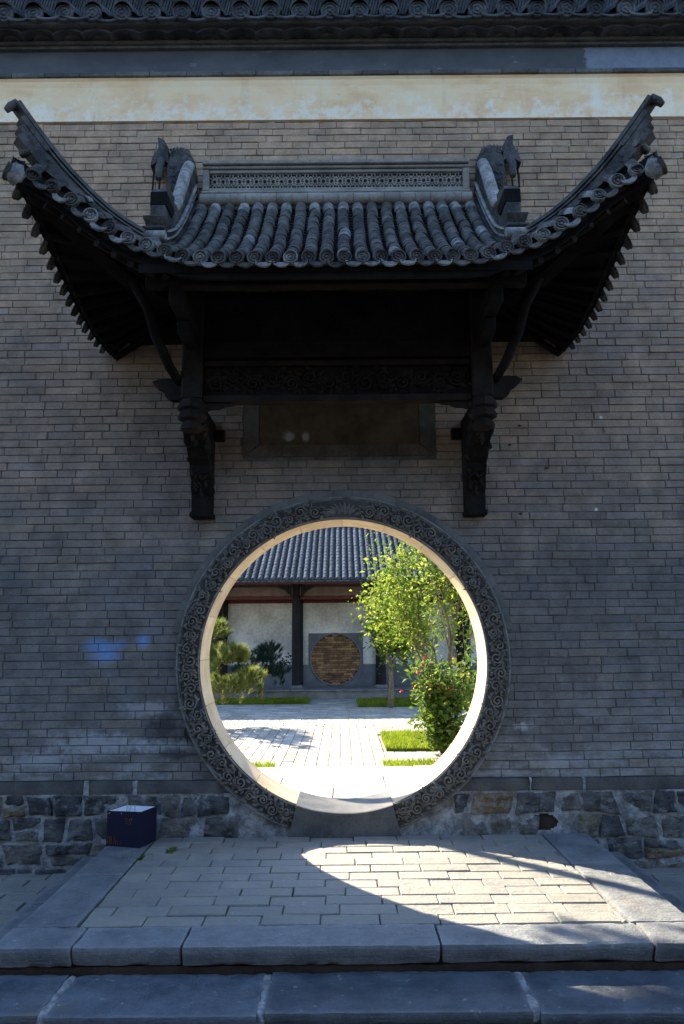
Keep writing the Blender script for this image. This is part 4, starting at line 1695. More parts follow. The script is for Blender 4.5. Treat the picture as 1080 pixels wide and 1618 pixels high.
for side in (-1, 1):
    mb = MB()
    strip(mb, HIPT, HIPB, .03, 1.0, .034, 0, .77, side)
    HR = mb.build('hip_ridge', 'ridge', CAN)
    mb = MB()
    strip(mb, HIPT, HIPB, .0, .026, .05, 0, .985, side)
    mb.build('ridge_cap', 'ridge', HR)
    mb = MB()
    strip(mb, HIPT, HIPB, .036, .050, .045, 0, .82, side)
    mb.build('ridge_moulding', 'ridge', HR)
    for (o0, o1, hw, t0, t1) in ((.030, .066, .046, .66, .885), (.069, .112, .043, .62, .835), (.115, .16, .046, .60, .79)):
        mb = MB()
        strip(mb, HIPT, HIPB, o0, o1, hw, t0, t1, side)
        mb.build('ridge_end_block', 'ridge', HR)
    # rolled end tile on the lowest block, hook on the cap, corner mask below
    tan = (HIPT[-1] - HIPT[-4]).normalized()
    p = HIPT[-2]
    mb = MB()
    q = Vector((CX + side * p.x, p.y, p.z - .015))
    d = Vector((side * tan.x, tan.y, tan.z))
    mb.tube([q - d * .01, q + d * .02 + Vector((0, 0, -.005)), q + Vector((side * .035, -.02, -.015)), q + Vector((side * .05, -.028, -.04)), q + Vector((side * .042, -.025, -.055))], [.03, .032, .027, .02, .009], 7)
    mb.build('hook_finial', 'ridge', HR, smooth=True)
    b = HIPT[46]
    mb = MB()
    c = Vector((CX + side * (b.x + .035), b.y - .03, b.z - .165))
    mb.tube([c + Vector((-.045, -.03 * side, .012)), c + Vector((.045, .03 * side, -.004))], .026, 9)
    mb.build('end_roll', 'tile', HR, smooth=True, angle=50)
    mb = MB()                              # carved mask tile on the corner beam's end
    c = Vector((CX + side * 1.885, -1.47, 4.075))
    vs, fs = [], []
    nu, nv = 14, 9
    for i in range(nv + 1):
        ph = pi * i / nv
        for j in range(nu):
            th = 2 * pi * j / nu
            r_ = 1 + .22 * mnoise.noise(Vector((cos(th) * 2.2, sin(th) * 2.2, ph * 2 + side))) + .1 * mnoise.noise(Vector((cos(th) * 6, sin(th) * 6, ph * 5)))
            vs.append(c + Vector((sin(ph) * cos(th) * .056 * r_, sin(ph) * sin(th) * .055 * r_, cos(ph) * .066 * r_ + .015 * sin(th))))
    for i in range(nv):
        for j in range(nu):
            fs.append((i * nu + j, i * nu + (j + 1) % nu, (i + 1) * nu + (j + 1) % nu, (i + 1) * nu + j))
    mb.add(vs, fs, .5)
    mb.build('corner_mask', 'tilelight', CAN, smooth=True)

# main ridge: moulded courses, pierced panel, roll of half tiles
RX = 1.045
def ridge_course(y0, y1, z0, z1, mat='ridgepanel', x=RX, name='ridge_course', bev=.006):
    mb = MB()
    mb.box((CX - x, y0, z0), (CX + x, y1, z1), .5, bev)
    return mb.build(name, mat, CAN)
ridge_course(-.215, .012, 4.60, 4.645, 'ridge')
k = 0
x = -RX
while x < RX - .01:                        # roll
    L = .118
    mb = MB()
    rr_ = .047 + R.uniform(-.0012, .0012)
    mb.tube([(CX + x + .0015, -.215, 4.685), (CX + min(x + L, RX) - .0015, -.215, 4.685)], rr_, 14, R.random())
    mb.build('ridge_roll_tile', 'ridgepanel', CAN, smooth=True, angle=50)
    x += L
ridge_course(-.20, .012, 4.715, 4.745, 'ridge')
ridge_course(-.21, .012, 4.747, 4.768)
ridge_course(-.165, .012, 4.77, 4.80)
ridge_course(-.10, .012, 4.80, 4.985, 'ridge', name='ridge_panel_back')
ridge_course(-.168, .012, 4.985, 5.008)
ridge_course(-.19, .012, 5.01, 5.045, 'ridgepanel')
for s in (-1, 1):
    mb = MB()
    mb.box((CX + s * RX - (.05 if s > 0 else 0), -.160, 4.802), (CX + s * RX + (.05 if s < 0 else 0), -.099, 4.983), .5, .004)
    mb.build('panel_frame', 'ridgepanel', CAN)
for (z0, z1) in ((4.802, 4.830), (4.957, 4.983)):
    mb = MB()
    mb.box((CX - RX + .052, -.150, z0), (CX + RX - .052, -.099, z1), .5, .004)
    mb.build('panel_frame', 'ridgepanel', CAN)
mb = MB()                                  # pierced lattice of rings and diamonds
nx = 30
w = (2 * RX - .116) / nx
x0 = CX - RX + .058
def ringpts(cx, cz, r_, n=10):
    return [(cx + cos(2 * pi * i / n) * r_, -.128, cz + sin(2 * pi * i / n) * r_) for i in range(n + 1)]
for i in range(nx):
    cx = x0 + (i + .5) * w
    mb.tube(ringpts(cx, 4.8935, w * .30), .0072, 4, .5, False)
    for dz in (-1, 1):
        mb.tube(ringpts(cx, 4.8935 + dz * .047, w * .22, 8), .006, 4, .5, False)
        mb.tube(ringpts(cx + w / 2, 4.8935 + dz * .024, w * .20, 8), .006, 4, .5, False)
    for a in (pi / 4, 3 * pi / 4, 5 * pi / 4, 7 * pi / 4):
        mb.tube([(cx + cos(a) * w * .3, -.128, 4.8935 + sin(a) * w * .3), (cx + cos(a) * w * .75, -.128, 4.8935 + sin(a) * w * .75)], .006, 4, .5, False)
for dz in (-.062, .062):
    mb.tube([(x0, -.128, 4.8935 + dz), (x0 + nx * w, -.128, 4.8935 + dz)], .007, 4, .5)
mb.build('lattice', 'ridgepanel', CAN, kind='stuff')

# descending ridges with end pedestals, and the crest beasts on the wall
for side in (-1, 1):
    XS = CX + side * 1.125
    TOP = curve([(0, -.10, 5.03), (0, -.22, 4.88), (0, -.36, 4.66), (0, -.5, 4.46), (0, -.60, 4.36)], 24)
    BOT = curve([(0, -.12, 4.68), (0, -.3, 4.48), (0, -.5, 4.25), (0, -.75, 4.02), (0, -1.0, 3.85)], 24)
    MID = curve([(0, -.10, 4.90), (0, -.3, 4.64), (0, -.5, 4.40), (0, -.72, 4.17), (0, -.93, 4.02)], 24)
    def sweep(A, B, x0, x1, name, mat, parent=CAN, smooth=False):
        mb = MB()
        vs, fs = [], []
        for a, b in zip(A, B):
            vs += [(XS + side * x0, a.y, a.z), (XS + side * x1, a.y, a.z), (XS + side * x1, b.y, b.z), (XS + side * x0, b.y, b.z)]
        n = len(A)
        for i in range(n - 1):
            for j in range(4):
                fs.append((i * 4 + j, i * 4 + 4 + j, i * 4 + 4 + (j + 1) % 4, i * 4 + (j + 1) % 4))
        fs += [(0, 1, 2, 3), tuple((n - 1) * 4 + k for k in (3, 2, 1, 0))]
        mb.add(vs, fs, .5)
        return mb.build(name, mat, parent)
    DR = sweep(MID, BOT, -.015, .08, 'descending_ridge', 'ridge')
    lerp = lambda A, B, t: [a.lerp(b, t) for a, b in zip(A, B)]
    sweep(TOP, lerp(TOP, MID, .98), .0, .085, 'ridge_body', 'ridge', DR)
    for t0, t1, mat_, ex in ((.0, .10, 'ridgepale', -.035), (.20, .28, 'ridge', -.028), (.42, .50, 'ridgepale', -.03), (.72, .86, 'ridge', -.045)):
        sweep(lerp(MID, BOT, t0), lerp(MID, BOT, t1), ex, .02, 'ridge_moulding', mat_, DR)
    mb = MB()
    mb.tube([(XS + side * .005, p.y - .02, p.z - .005) for p in lerp(MID, BOT, .62)], .026, 9)
    mb.build('side_roll', 'ridge', DR, smooth=True)
    mb = MB()
    mb.tube([(XS + side * .04, p.y, p.z + .02) for p in TOP], [.046] * 23 + [.040], 11)
    mb.build('ridge_roll', 'ridgepale', DR, smooth=True, angle=60)
    # pedestal
    PED = thing('ridge_pedestal', (XS + side * .05, -.9, 3.87))
    PED.parent = CAN
    PED.location = LOC[PED.name] - LOC[CAN.name]
    X = XS + side * .065
    def pb(name, w, y0, y1, z0, z1, mat, bev=.006, taper=0):
        mb = MB()
        vs, fs = rbox((X - w / 2, y0, z0), (X + w / 2, y1, z1), bev)
        if taper:
            zm = (z0 + z1) / 2
            vs = [(X + (p[0] - X) * (1 if p[2] > zm else taper), p[1] if p[1] > (y0 + y1) / 2 or p[2] > zm else p[1] + (y1 - y0) * (1 - taper) * .5, p[2]) for p in vs]
        mb.add(vs, fs, .5)
        return mb.build(name, mat, PED)
    pb('foot', .115, -1.06, -.86, 3.835, 3.905, 'tilelight', .012)
    mb = MB()
    mb.tube([(X - .082, -.985, 3.945), (X + .082, -.985, 3.945)], .040, 12)
    mb.build('foot_roll', 'ridgepale', PED, smooth=True, angle=50)
    pb('lower_slab', .15, -1.0, -.80, 3.995, 4.018, 'ridge')
    pb('flared_cap', .155, -.985, -.78, 4.022, 4.10, 'ridge', .005, .68)
    pb('block', .10, -.90, -.66, 4.104, 4.225, 'ridge')
    pb('upper_block', .112, -.89, -.66, 4.228, 4.33, 'wood')
    mb = MB()
    mb.prism([(-.88, 4.333), (-.66, 4.333), (-.64, 4.44), (-.72, 4.42), (-.78, 4.385), (-.85, 4.37)], 'x', X - .05, X + .05)
    mb.build('head', 'ridge', PED)
    # crest beast: a scaled plate with a curling tail and two iron stays
    CB = thing('crest_beast', (XS + side * .12, -.1, 4.75))
    CB.parent = CAN
    CB.location = LOC[CB.name] - LOC[CAN.name]
    mb = MB()
    out = [(.00, 4.82), (.02, 5.10), (.06, 5.19), (.13, 5.22), (.20, 5.19), (.235, 5.12), (.25, 5.0), (.24, 4.86), (.18, 4.78)]
    poly = [(XS + side * (p[0] - .02), p[1]) for p in out]
    n = len(poly)
    cxp = sum(p[0] for p in poly) / n
    czp = sum(p[1] for p in poly) / n
    vs = [(p[0], -.015, p[1]) for p in poly] + [(p[0], -.10, p[1]) for p in poly] + [(cxp + (p[0] - cxp) * .8, -.125, czp + (p[1] - czp) * .8) for p in poly]
    fs = [(i, (i + 1) % n, n + (i + 1) % n, n + i) for i in range(n)] + [(n + i, n + (i + 1) % n, 2 * n + (i + 1) % n, 2 * n + i) for i in range(n)] + [tuple(range(2 * n, 3 * n))]
    mb.add(vs, fs, .5)
    mb.build('plate', 'ridge', CB)
    mb = MB()
    rs = random.Random(9)
    for q in range(90):
        u, v = rs.uniform(.03, .2), rs.uniform(4.84, 5.17)
        if v > 5.1 and not .06 < u < .18: continue
        def S2(a, b, h):
            return (XS + side * (a - .02), -.123 - h, b)
        teardrop(mb, u, v, -pi / 2 + rs.uniform(-.5, .5), .03, .022, .010, S2)
    for q in range(7):
        a0 = .05 + q * .024
        mb.tube([(XS + side * (a0 - .02), -.12, 5.12 + .03 * sin(q * .5)), (XS + side * (a0 + .015), -.125, 5.17 + .02 * sin(q * .5)), (XS + side * (a0 + .01), -.11, 5.215 - .006 * abs(q - 3))], [.008, .01, .004], 5, .5)
    mb.build('scales', 'ridge', CB, kind='stuff')
    mb = MB()
    o2 = [(.22, 5.06), (.225, 5.20), (.26, 5.27), (.31, 5.29), (.30, 5.20), (.345, 5.12), (.36, 5.04), (.31, 5.075), (.27, 5.10)]
    mb.prism([(XS + side * (p[0] - .02), p[1]) for p in o2], 'y', -.13, -.03)
    mb.build('tail', 'ridge', CB)
    mb = MB()
    for dx in (.27, .32):
        mb.tube([(XS + side * (dx - .03), -.10, 5.10), (XS + side * (dx - .018), -.16, 4.95), (XS + side * (dx - .05), -.30, 4.72)], .008, 5, .5)
    mb.build('stay', 'wood', CB)
    mb = MB()
    mb.tube([(XS + side * .25, -.12, 5.10), (XS + side * .265, -.15, 5.0), (XS + side * .25, -.2, 4.88)], [.03, .034, .026], 7)
    mb.build('neck', 'ridge', CB, smooth=True)

# ------------------------------------------------------------------ timber below the roof
PY = -.5
def timber(name, lo, hi, mat='wood', bev=.006, parent=CAN):
    mb = MB()
    mb.box((CX + lo[0], lo[1], lo[2]), (CX + hi[0], hi[1], hi[2]), .5, bev)
    return mb.build(name, mat, parent)
timber('upper_beam', (-.93, PY - .05, 3.285), (.93, PY + .05, 3.40))
timber('middle_rail', (-.93, PY - .045, 3.225), (.93, PY + .045, 3.262), 'woodwarm')
timber('lower_rail', (-.93, PY - .045, 2.965), (.93, PY + .045, 3.012), 'woodwarm')
timber('carved_panel_back', (-.93, PY - .012, 3.013), (.93, PY + .02, 3.224))
timber('infill_board', (-.93, PY - .015, 3.402), (.93, PY + .015, 3.78))
timber('eave_purlin', (-1.2, -1.10, 3.545), (1.2, -1.02, 3.615))
timber('wall_plate', (-1.6, -.10, 3.60), (1.6, .0, 3.72))
mb = MB()
def S(u, v, h):
    return (CX - .90 + u, PY - .0125 - h, 3.118 + v)
scrolls(mb, 1.8, .17, S, .26, .009, 1.5, random.Random(12))
mb.build('panel_carving', 'woodwarm', CAN, smooth=True, kind='stuff')
for side in (-1, 1):
    xc = side * 1.005
    timber('post', (xc - .072, PY - .07, 2.98), (xc + .072, PY + .07, 3.80), 'woodwarm', .012)
    mb = MB()                              # turned capital and pendant block
    prof = [(.05, 2.76), (.075, 2.775), (.08, 2.80), (.06, 2.815), (.062, 2.83), (.092, 2.85), (.097, 2.875), (.08, 2.895), (.078, 2.905), (.098, 2.92), (.102, 2.945), (.09, 2.965), (.085, 2.982)]
    n = 16
    vs, fs = [], []
    for (r_, z) in prof:
        for k in range(n):
            a = 2 * pi * k / n
            q = r_ * (1 + .06 * cos(8 * a)) 
            vs.append((CX + xc + cos(a) * q, PY - .005 + sin(a) * q, z))
    for i in range(len(prof) - 1):
        for k in range(n):
            fs.append((i * n + k, i * n + (k + 1) % n, (i + 1) * n + (k + 1) % n, (i + 1) * n + k))
    fs += [tuple(range(n)), tuple((len(prof) - 1) * n + k for k in range(n))]
    mb.add(vs, fs, .5)
    mb.build('capital', 'woodwarm', CAN, smooth=True, angle=40)
    mb = MB()                              # wall bracket, deep at the top and slim at the foot
    prof = [(.0, 2.25), (-.115, 2.25), (-.125, 2.40), (-.15, 2.43), (-.155, 2.50), (-.20, 2.54), (-.215, 2.60), (-.28, 2.63), (-.33, 2.70), (-.42, 2.735), (-.47, 2.78), (-.48, 2.96), (.0, 2.96)]
    mb.prism(prof, 'x', CX + xc - .072, CX + xc + .072)
    BR = mb.build('wall_bracket', 'wood', CAN)
    mb = MB()
    mb.box((CX + xc - .084, -.135, 2.225), (CX + xc + .084, .0, 2.268), .5, .01)
    mb.build('bracket_foot', 'wood', BR)
    mb = MB()
    rs = random.Random(31)
    front = curve([(0, -.12, 2.42), (0, -.16, 2.5), (0, -.23, 2.60), (0, -.34, 2.70), (0, -.46, 2.76)], 30)
    for q in range(34):
        p = front[rs.randrange(30)]
        def S3(u, v, h, p=p):
            return (CX + xc + u, p.y - .006 - h, p.z + v)
        teardrop(mb, rs.uniform(-.06, .06), 0, rs.uniform(0, 6.28), .055, .03, .02, S3)
    for sx in (-1, 1):
        for q in range(26):
            p = front[rs.randrange(30)]
            def S4(u, v, h, p=p, sx=sx):
                return (CX + xc + sx * (.072 + h), min(-.01, p.y + .05 + u), p.z + .02 + v)
            teardrop(mb, rs.uniform(-.03, .06), rs.uniform(-.01, .05), rs.uniform(0, 6.28), .06, .03, .012, S4)
    mb.build('bracket_carving', 'woodwarm', BR, kind='stuff')
    # bracket arms out to the purlin, side scroll head, curved strut, spandrel
    timber('bracket_arm', (xc - .045, -1.10, 3.43), (xc + .045, -.575, 3.54))
    timber('bracket_arm', (xc - .04, -.86, 3.33), (xc + .04, -.575, 3.425))
    mb = MB()
    o3 = [(1.08, 2.985), (1.15, 2.985), (1.19, 3.01), (1.205, 3.05), (1.25, 3.075), (1.285, 3.115), (1.24, 3.135), (1.18, 3.14), (1.08, 3.125)]
    mb.prism([(CX + side * p[0], p[1]) for p in o3], 'y', PY - .035, PY + .035)
    mb.build('scroll_head', 'woodwarm', CAN)
    mb = MB()
    mb.tube([(CX + side * 1.09, PY - .02, 3.10), (CX + side * 1.15, -.6, 3.2), (CX + side * 1.22, -.74, 3.37), (CX + side * 1.25, -.84, 3.52), (CX + side * 1.33, -.95, 3.66)], [.03, .034, .035, .034, .03], 7)
    mb.build('curved_strut', 'wood', CAN, smooth=True)
    mb = MB()
    o4 = [(.93, 2.963), (.70, 2.963), (.72, 2.95), (.78, 2.945), (.82, 2.925), (.87, 2.925), (.93, 2.905)]
    mb.prism([(CX + side * p[0], p[1]) for p in o4], 'y', PY - .022, PY + .022)
    mb.build('spandrel', 'woodwarm', CAN)
    timber('wall_tie', (xc - .15 if side > 0 else xc + .073, -.06, 2.82), (xc - .073 if side > 0 else xc + .15, -.0, 2.90))
# %%HALL%%
# ================================================================== the hall across the courtyard
HALL = thing('courtyard_hall', (0, 15.5, -.27), 'low hall with grey tiled roof and black columns across the courtyard', 'building')
def hb(name, mat, lo, hi, bev=0, parent=None):
    mb = MB()
    mb.box(lo, hi, .5, bev)
    return mb.build(name, mat, parent or HALL)
hb('plinth', 'hallstone', (-9, 13.62, -.30), (9, 19.2, -.055))
hx = -9
while hx < 9:
    hb('plinth_slab', 'hallstone', (hx + .004, 13.57, -.053), (hx + 1.49, 13.98, -.018), .008)
    hx += 1.5
WALLH = hb('whitewashed_wall', 'whitewash', (-9, 15.5, .53), (9, 15.75, 2.24))
hb('dado', 'dado', (-9, 15.47, -.06), (9, 15.76, .528))
hb('beam', 'redwood', (-9, 15.44, 2.225), (9, 15.49, 2.31), .01)
hb('timber_panel', 'brownpanel', (-9, 15.492, 2.312), (9, 15.75, 3.9))
hb('front_beam', 'brownpanel', (-9, 14.13, 2.36), (9, 14.27, 2.60), .01)
hb('front_rail', 'redwood', (-9, 14.14, 2.275), (9, 14.26, 2.345), .008)
hb('eave_fascia', 'redwood', (-9, 12.99, 2.60), (9, 13.03, 2.70))
hb('eave_purlin', 'redwood', (-9, 14.1, 2.78), (9, 14.3, 2.95), .02)
COLX = [-7.6, -5.45, -3.32, -1.22, .985, 3.21, 5.4, 7.6]
for cx in COLX:
    mb = MB()
    mb.tube([(cx, 14.2, .06), (cx, 14.2, 1.3), (cx, 14.2, 2.9)], [.122, .122, .112], 16)
    c = mb.build('column', 'black_lacquer', HALL, smooth=True, angle=50)
    mb = MB()
    mb.tube([(cx, 14.2, -.02), (cx, 14.2, .02), (cx, 14.2, .062)], [.155, .17, .13], 16)
    mb.build('column_base', 'hallstone', c, smooth=True, angle=50)
    mb = MB()
    mb.tube([(cx + .01, 15.42, -.02), (cx + .01, 15.42, 2.9)], .1, 14)
    mb.build('wall_column', 'black_lacquer', HALL, smooth=True, angle=50)
    for s in (-1, 1):                      # stepped brackets beside the column heads
        mb = MB()
        mb.prism([(cx + s * .12, 2.62), (cx + s * .50, 2.62), (cx + s * .40, 2.55), (cx + s * .30, 2.51), (cx + s * .20, 2.40), (cx + s * .12, 2.30)], 'y', 14.05, 14.12)
        mb.build('column_bracket', 'black_lacquer', HALL)
# eave rafters
for i in range(60):
    x = -5.9 + i * .2
    mb = MB()
    mb.box((x - .035, 12.98, 0), (x + .035, 14.4, .07), .5)
    ob = mb.v
    mb.v = [(p[0], p[1], p[2] + 2.61 + (p[1] - 12.98) * .5) for p in ob]
    mb.build('rafter', 'redwood', HALL)
# roof
SL = .54
mb = MB()
vs = [(-9.2, 12.92, 2.70), (9.2, 12.92, 2.70), (9.2, 17.0, 2.70 + 4.08 * SL), (-9.2, 17.0, 2.70 + 4.08 * SL), (9.2, 21.0, 2.8), (-9.2, 21.0, 2.8)]
vs += [(p[0], p[1], p[2] - .07) for p in vs]
mb.add(vs, [(0, 1, 2, 3), (3, 2, 4, 5), (6, 9, 8, 7), (9, 11, 10, 8), (0, 6, 7, 1), (5, 4, 10, 11), (0, 3, 9, 6), (3, 5, 11, 9), (1, 7, 8, 2), (2, 8, 10, 4)], .5)
ROOFH = mb.build('roof', 'hallpan', HALL)
up = Vector((0, 1, SL)).normalized()
fr_ = frame(up)
mb = MB()
Lr = 4.08 * sqrt(1 + SL * SL)
nseg = 22
for q in range(nseg):
    y0, y1 = Lr * q / nseg, Lr * (q + 1) / nseg
    vs = []
    for (y, r_) in ((y0, .063), (y1, .055)):
        for k in range(8):
            a = pi * k / 7
            vs.append((cos(a) * r_ + .003 * sin(q * 2.3), y, sin(a) * r_ * 1.05))
    mb.add(vs, [(k, k + 1, k + 9, k + 8) for k in range(7)] + [(7, 6, 5, 4, 3, 2, 1, 0)])
hrow = mesh_of(mb, 'tile_row', 'halltile', True, 50)
hdrip = mesh_of(drip_template(.13, .05, .02), 'hall_drip', 'halltile')
for i in range(90):
    x = -7.2 + i * .161
    place('tile_row', hrow, ROOFH, (x, 12.90, 2.705), fr_)
    if -5 < x < 5:
        place('drip_tile', hdrip, ROOFH, (x + .08, 12.90, 2.70), Matrix.Rotation(-.2, 3, 'X'))
hb('roof_ridge', 'halltile', (-9.2, 16.9, 4.87), (9.2, 17.1, 5.2))
# dark square with the bricked-up round window
hb('window_surround', 'dado', (-.965, 15.462, .529), (.55, 15.499, 1.385))
hb('white_edge', 'whitewash', (-1.125, 15.475, .529), (-.967, 15.4985, 1.43))
hb('white_edge', 'whitewash', (-.966, 15.475, 1.387), (.56, 15.4985, 1.44))
RWIN = thing('round_window', (-.21, 15.46, -.02))
RWIN.parent = HALL
RWIN.location = LOC[RWIN.name] - LOC[HALL.name]
mb = MB()
rw, wc = .69, .672
vs = [(-.21 + cos(2 * pi * i / 40) * rw, 15.445, wc + sin(2 * pi * i / 40) * rw) for i in range(40)]
vs += [(p[0], 15.4605, p[2]) for p in vs]
mb.add(vs, [tuple(range(40))] + [(i, (i + 1) % 40, 40 + (i + 1) % 40, 40 + i) for i in range(40)], .2)
mb.build('mortar_disc', 'soil', RWIN)
mb = MB()
mb.tube([(-.21 + cos(2 * pi * i / 48) * (rw + .012), 15.447, wc + sin(2 * pi * i / 48) * (rw + .012)) for i in range(49)], .022, 6, .5, False)
mb.build('rim', 'hallstone', RWIN, smooth=True)
mb = MB()
z = wc - rw + .01
j = 0
rb = random.Random(2)
while z < wc + rw - .02:
    h = .062
    hw = sqrt(max(0, rw * rw - (max(abs(z - wc), abs(z + h - wc))) ** 2)) - .005
    x = -hw - (.12 if j % 2 else 0)
    while x < hw:
        a, b = max(x, -hw), min(x + .24, hw)
        x += .25
        if b - a > .03:
            mb.box((-.21 + a, 15.436 + rb.uniform(-.006, .003), z), (-.21 + b, 15.446, z + h - .010), rb.random())
    z += h
    j += 1
mb.build('infill_brickwork', 'windowbrick', RWIN, kind='stuff')
# ink vine painted low on the wall by the column
mb = MB()
rs = random.Random(6)
for q in range(34):
    x = -1.42 - rs.random() ** 1.5 * .42
    zt = .55 + (1 - (-1.42 - x) / .42) * .34
    z = rs.uniform(.54, max(.56, zt))
    def S5(u, v, h, x=x, z=z):
        return (x + u, 15.498 - h, z + v)
    teardrop(mb, 0, 0, rs.uniform(0, 6.28), .08, .045, .004, S5)
mb.build('painted_vine', 'black_lacquer', HALL, kind='stuff')

# ================================================================== unseen hall behind the viewer, added to block low sky light
OPP = thing('sky_block_hall', (0, -11.5, -.27), 'added unseen dark timber hall behind the viewer, blocking sky light from the gate wall', 'building')
def ob_(name, mat, lo, hi, bev=0):
    mb = MB()
    mb.box(lo, hi, .5, bev)
    return mb.build(name, mat, OPP)
ob_('plinth', 'hallstone', (-16, -14.5, -.28), (16, -9.6, .15))
ob_('timber_wall', 'threshold', (-16, -14.4, .151), (16, -11.0, 5.6))
for i in range(13):
    x = -15 + i * 2.5
    mb = MB()
    mb.tube([(x, -10.0, .15), (x, -10.0, 5.6)], .16, 14)
    mb.build('column', 'black_lacquer', OPP, smooth=True, angle=50)
    ob_('door_leaf', 'black_lacquer', (x + .25, -10.998, .3), (x + 1.2, -10.94, 3.2))
    ob_('door_leaf', 'black_lacquer', (x + 1.24, -10.998, .3), (x + 2.2, -10.94, 3.2))
ob_('lintel', 'black_lacquer', (-16, -10.12, 4.7), (16, -9.88, 5.1))
mb = MB()
vs = [(-17, -9.0, 5.2), (17, -9.0, 5.2), (17, -12.5, 8.4), (-17, -12.5, 8.4), (17, -16, 5.4), (-17, -16, 5.4)]
vs += [(p[0], p[1], p[2] - .15) for p in vs]
mb.add(vs, [(0, 1, 2, 3), (3, 2, 4, 5), (6, 9, 8, 7), (9, 11, 10, 8), (0, 6, 7, 1), (5, 4, 10, 11), (0, 3, 9, 6), (3, 5, 11, 9), (1, 7, 8, 2), (2, 8, 10, 4)], .5)
OR = mb.build('roof', 'hallpan', OPP)
upo = Vector((0, -3.5, 3.2)).normalized()
fo = frame(upo)
mb = MB()
for q in range(14):
    y0, y1 = 4.74 * q / 14, 4.74 * (q + 1) / 14
    vs = []
    for (y, r_) in ((y0, .09), (y1, .08)):
        for k in range(6):
            a = pi * k / 5
            vs.append((cos(a) * r_, y, sin(a) * r_))
    mb.add(vs, [(k, k + 1, k + 7, k + 6) for k in range(5)] + [(5, 4, 3, 2, 1, 0)])
orow = mesh_of(mb, 'facing_tile_row', 'hallpan', True, 50)
for i in range(130):
    place('tile_row', orow, OR, (-16.8 + i * .26, -8.98, 5.21), fo)

# ================================================================== plants
def leaf_quad(mb, p, n, size, rs, rnd=None, asp=.5):
    """A folded pointed leaf: four triangles-worth, centred at p, normal about n."""
    n = n.normalized()
    a = n.orthogonal().normalized()
    a = (Matrix.Rotation(rs.uniform(0, 2 * pi), 3, n) @ a)
    b = n.cross(a)
    w = size * asp
    droop = n * (-size * .18)
    mb.add([p - a * size * .5, p + b * w * .5 + n * size * .06, p + a * size * .5 + droop, p - b * w * .5 + n * size * .06],
           [(0, 1, 2), (0, 2, 3)], rs.random() if rnd is None else rnd)

def grow(mb, p, d, length, rad, level, rs, tips, spread=.55, up=.15, kids=(3, 4), taper=.62, seg=4, minrad=.004):
    pts, rads = [p], [rad]
    dd = d.normalized()
    for i in range(seg):
        dd = (dd + Vector((rs.gauss(0, .10), rs.gauss(0, .10), rs.gauss(0, .07) + up * .25))).normalized()
        p = p + dd * (length / seg)
        pts.append(p)
        rads.append(max(minrad, rad * (1 - (1 - taper) * (i + 1) / seg)))
    mb.tube(pts, rads, 6 if rad > .02 else 4, .5)
    if level <= 1:
        for q in pts[1:]:
            tips.append((q, dd, level))
    if level == 0:
        return
    k = rs.randint(*kids)
    for i in range(k):
        a = rs.uniform(0, 2 * pi)
        side = dd.orthogonal().normalized()
        side = Matrix.Rotation(a + i * 2 * pi / k, 3, dd) @ side
        nd = (dd + side * spread * rs.uniform(.7, 1.4) + Vector((0, 0, up))).normalized()
        q = pts[rs.randint(max(1, seg - 2), seg)]
        grow(mb, q, nd, length * rs.uniform(.6, .85), rads[-1] * .8, level - 1, rs, tips, spread, up, kids, taper, seg, minrad)

def leafy_tree(name, label, cat, base, stems, leafn, lsize, mat, seed, scatter=.13, kids=(3, 4), spread=.55, up=.15, levels=3, group=None, keep=None, asp=.55):
    rs = random.Random(seed)
    t = thing(name, base, label, cat, group)
    B = Vector(base)
    tips = []
    mb = MB()
    for (d, ln, rad) in stems:
        grow(mb, B + Vector((rs.uniform(-.04, .04), rs.uniform(-.04, .04), -.02)), Vector(d), ln, rad, levels, rs, tips, spread, up, kids)
    mb.build('trunk', 'bark', t, smooth=True)
    lf = MB()
    if keep:
        tips = [q for q in tips if keep(q[0])]
    n = 0
    while n < leafn:
        q, d, lv = tips[rs.randrange(len(tips))]
        for i in range(5):
            p = q + Vector((rs.gauss(0, scatter), rs.gauss(0, scatter), rs.gauss(0, scatter)))
            if p.z < base[2] + .02: continue
            leaf_quad(lf, p, Vector((rs.gauss(0, .9), rs.gauss(0, .9) - .2, 1)), lsize * rs.choice((.45, .7, .9, 1.1, 1.45)), rs, None, asp)
            n += 1
    lf.build('crown', mat, t, kind='leaf')
    return t, tips

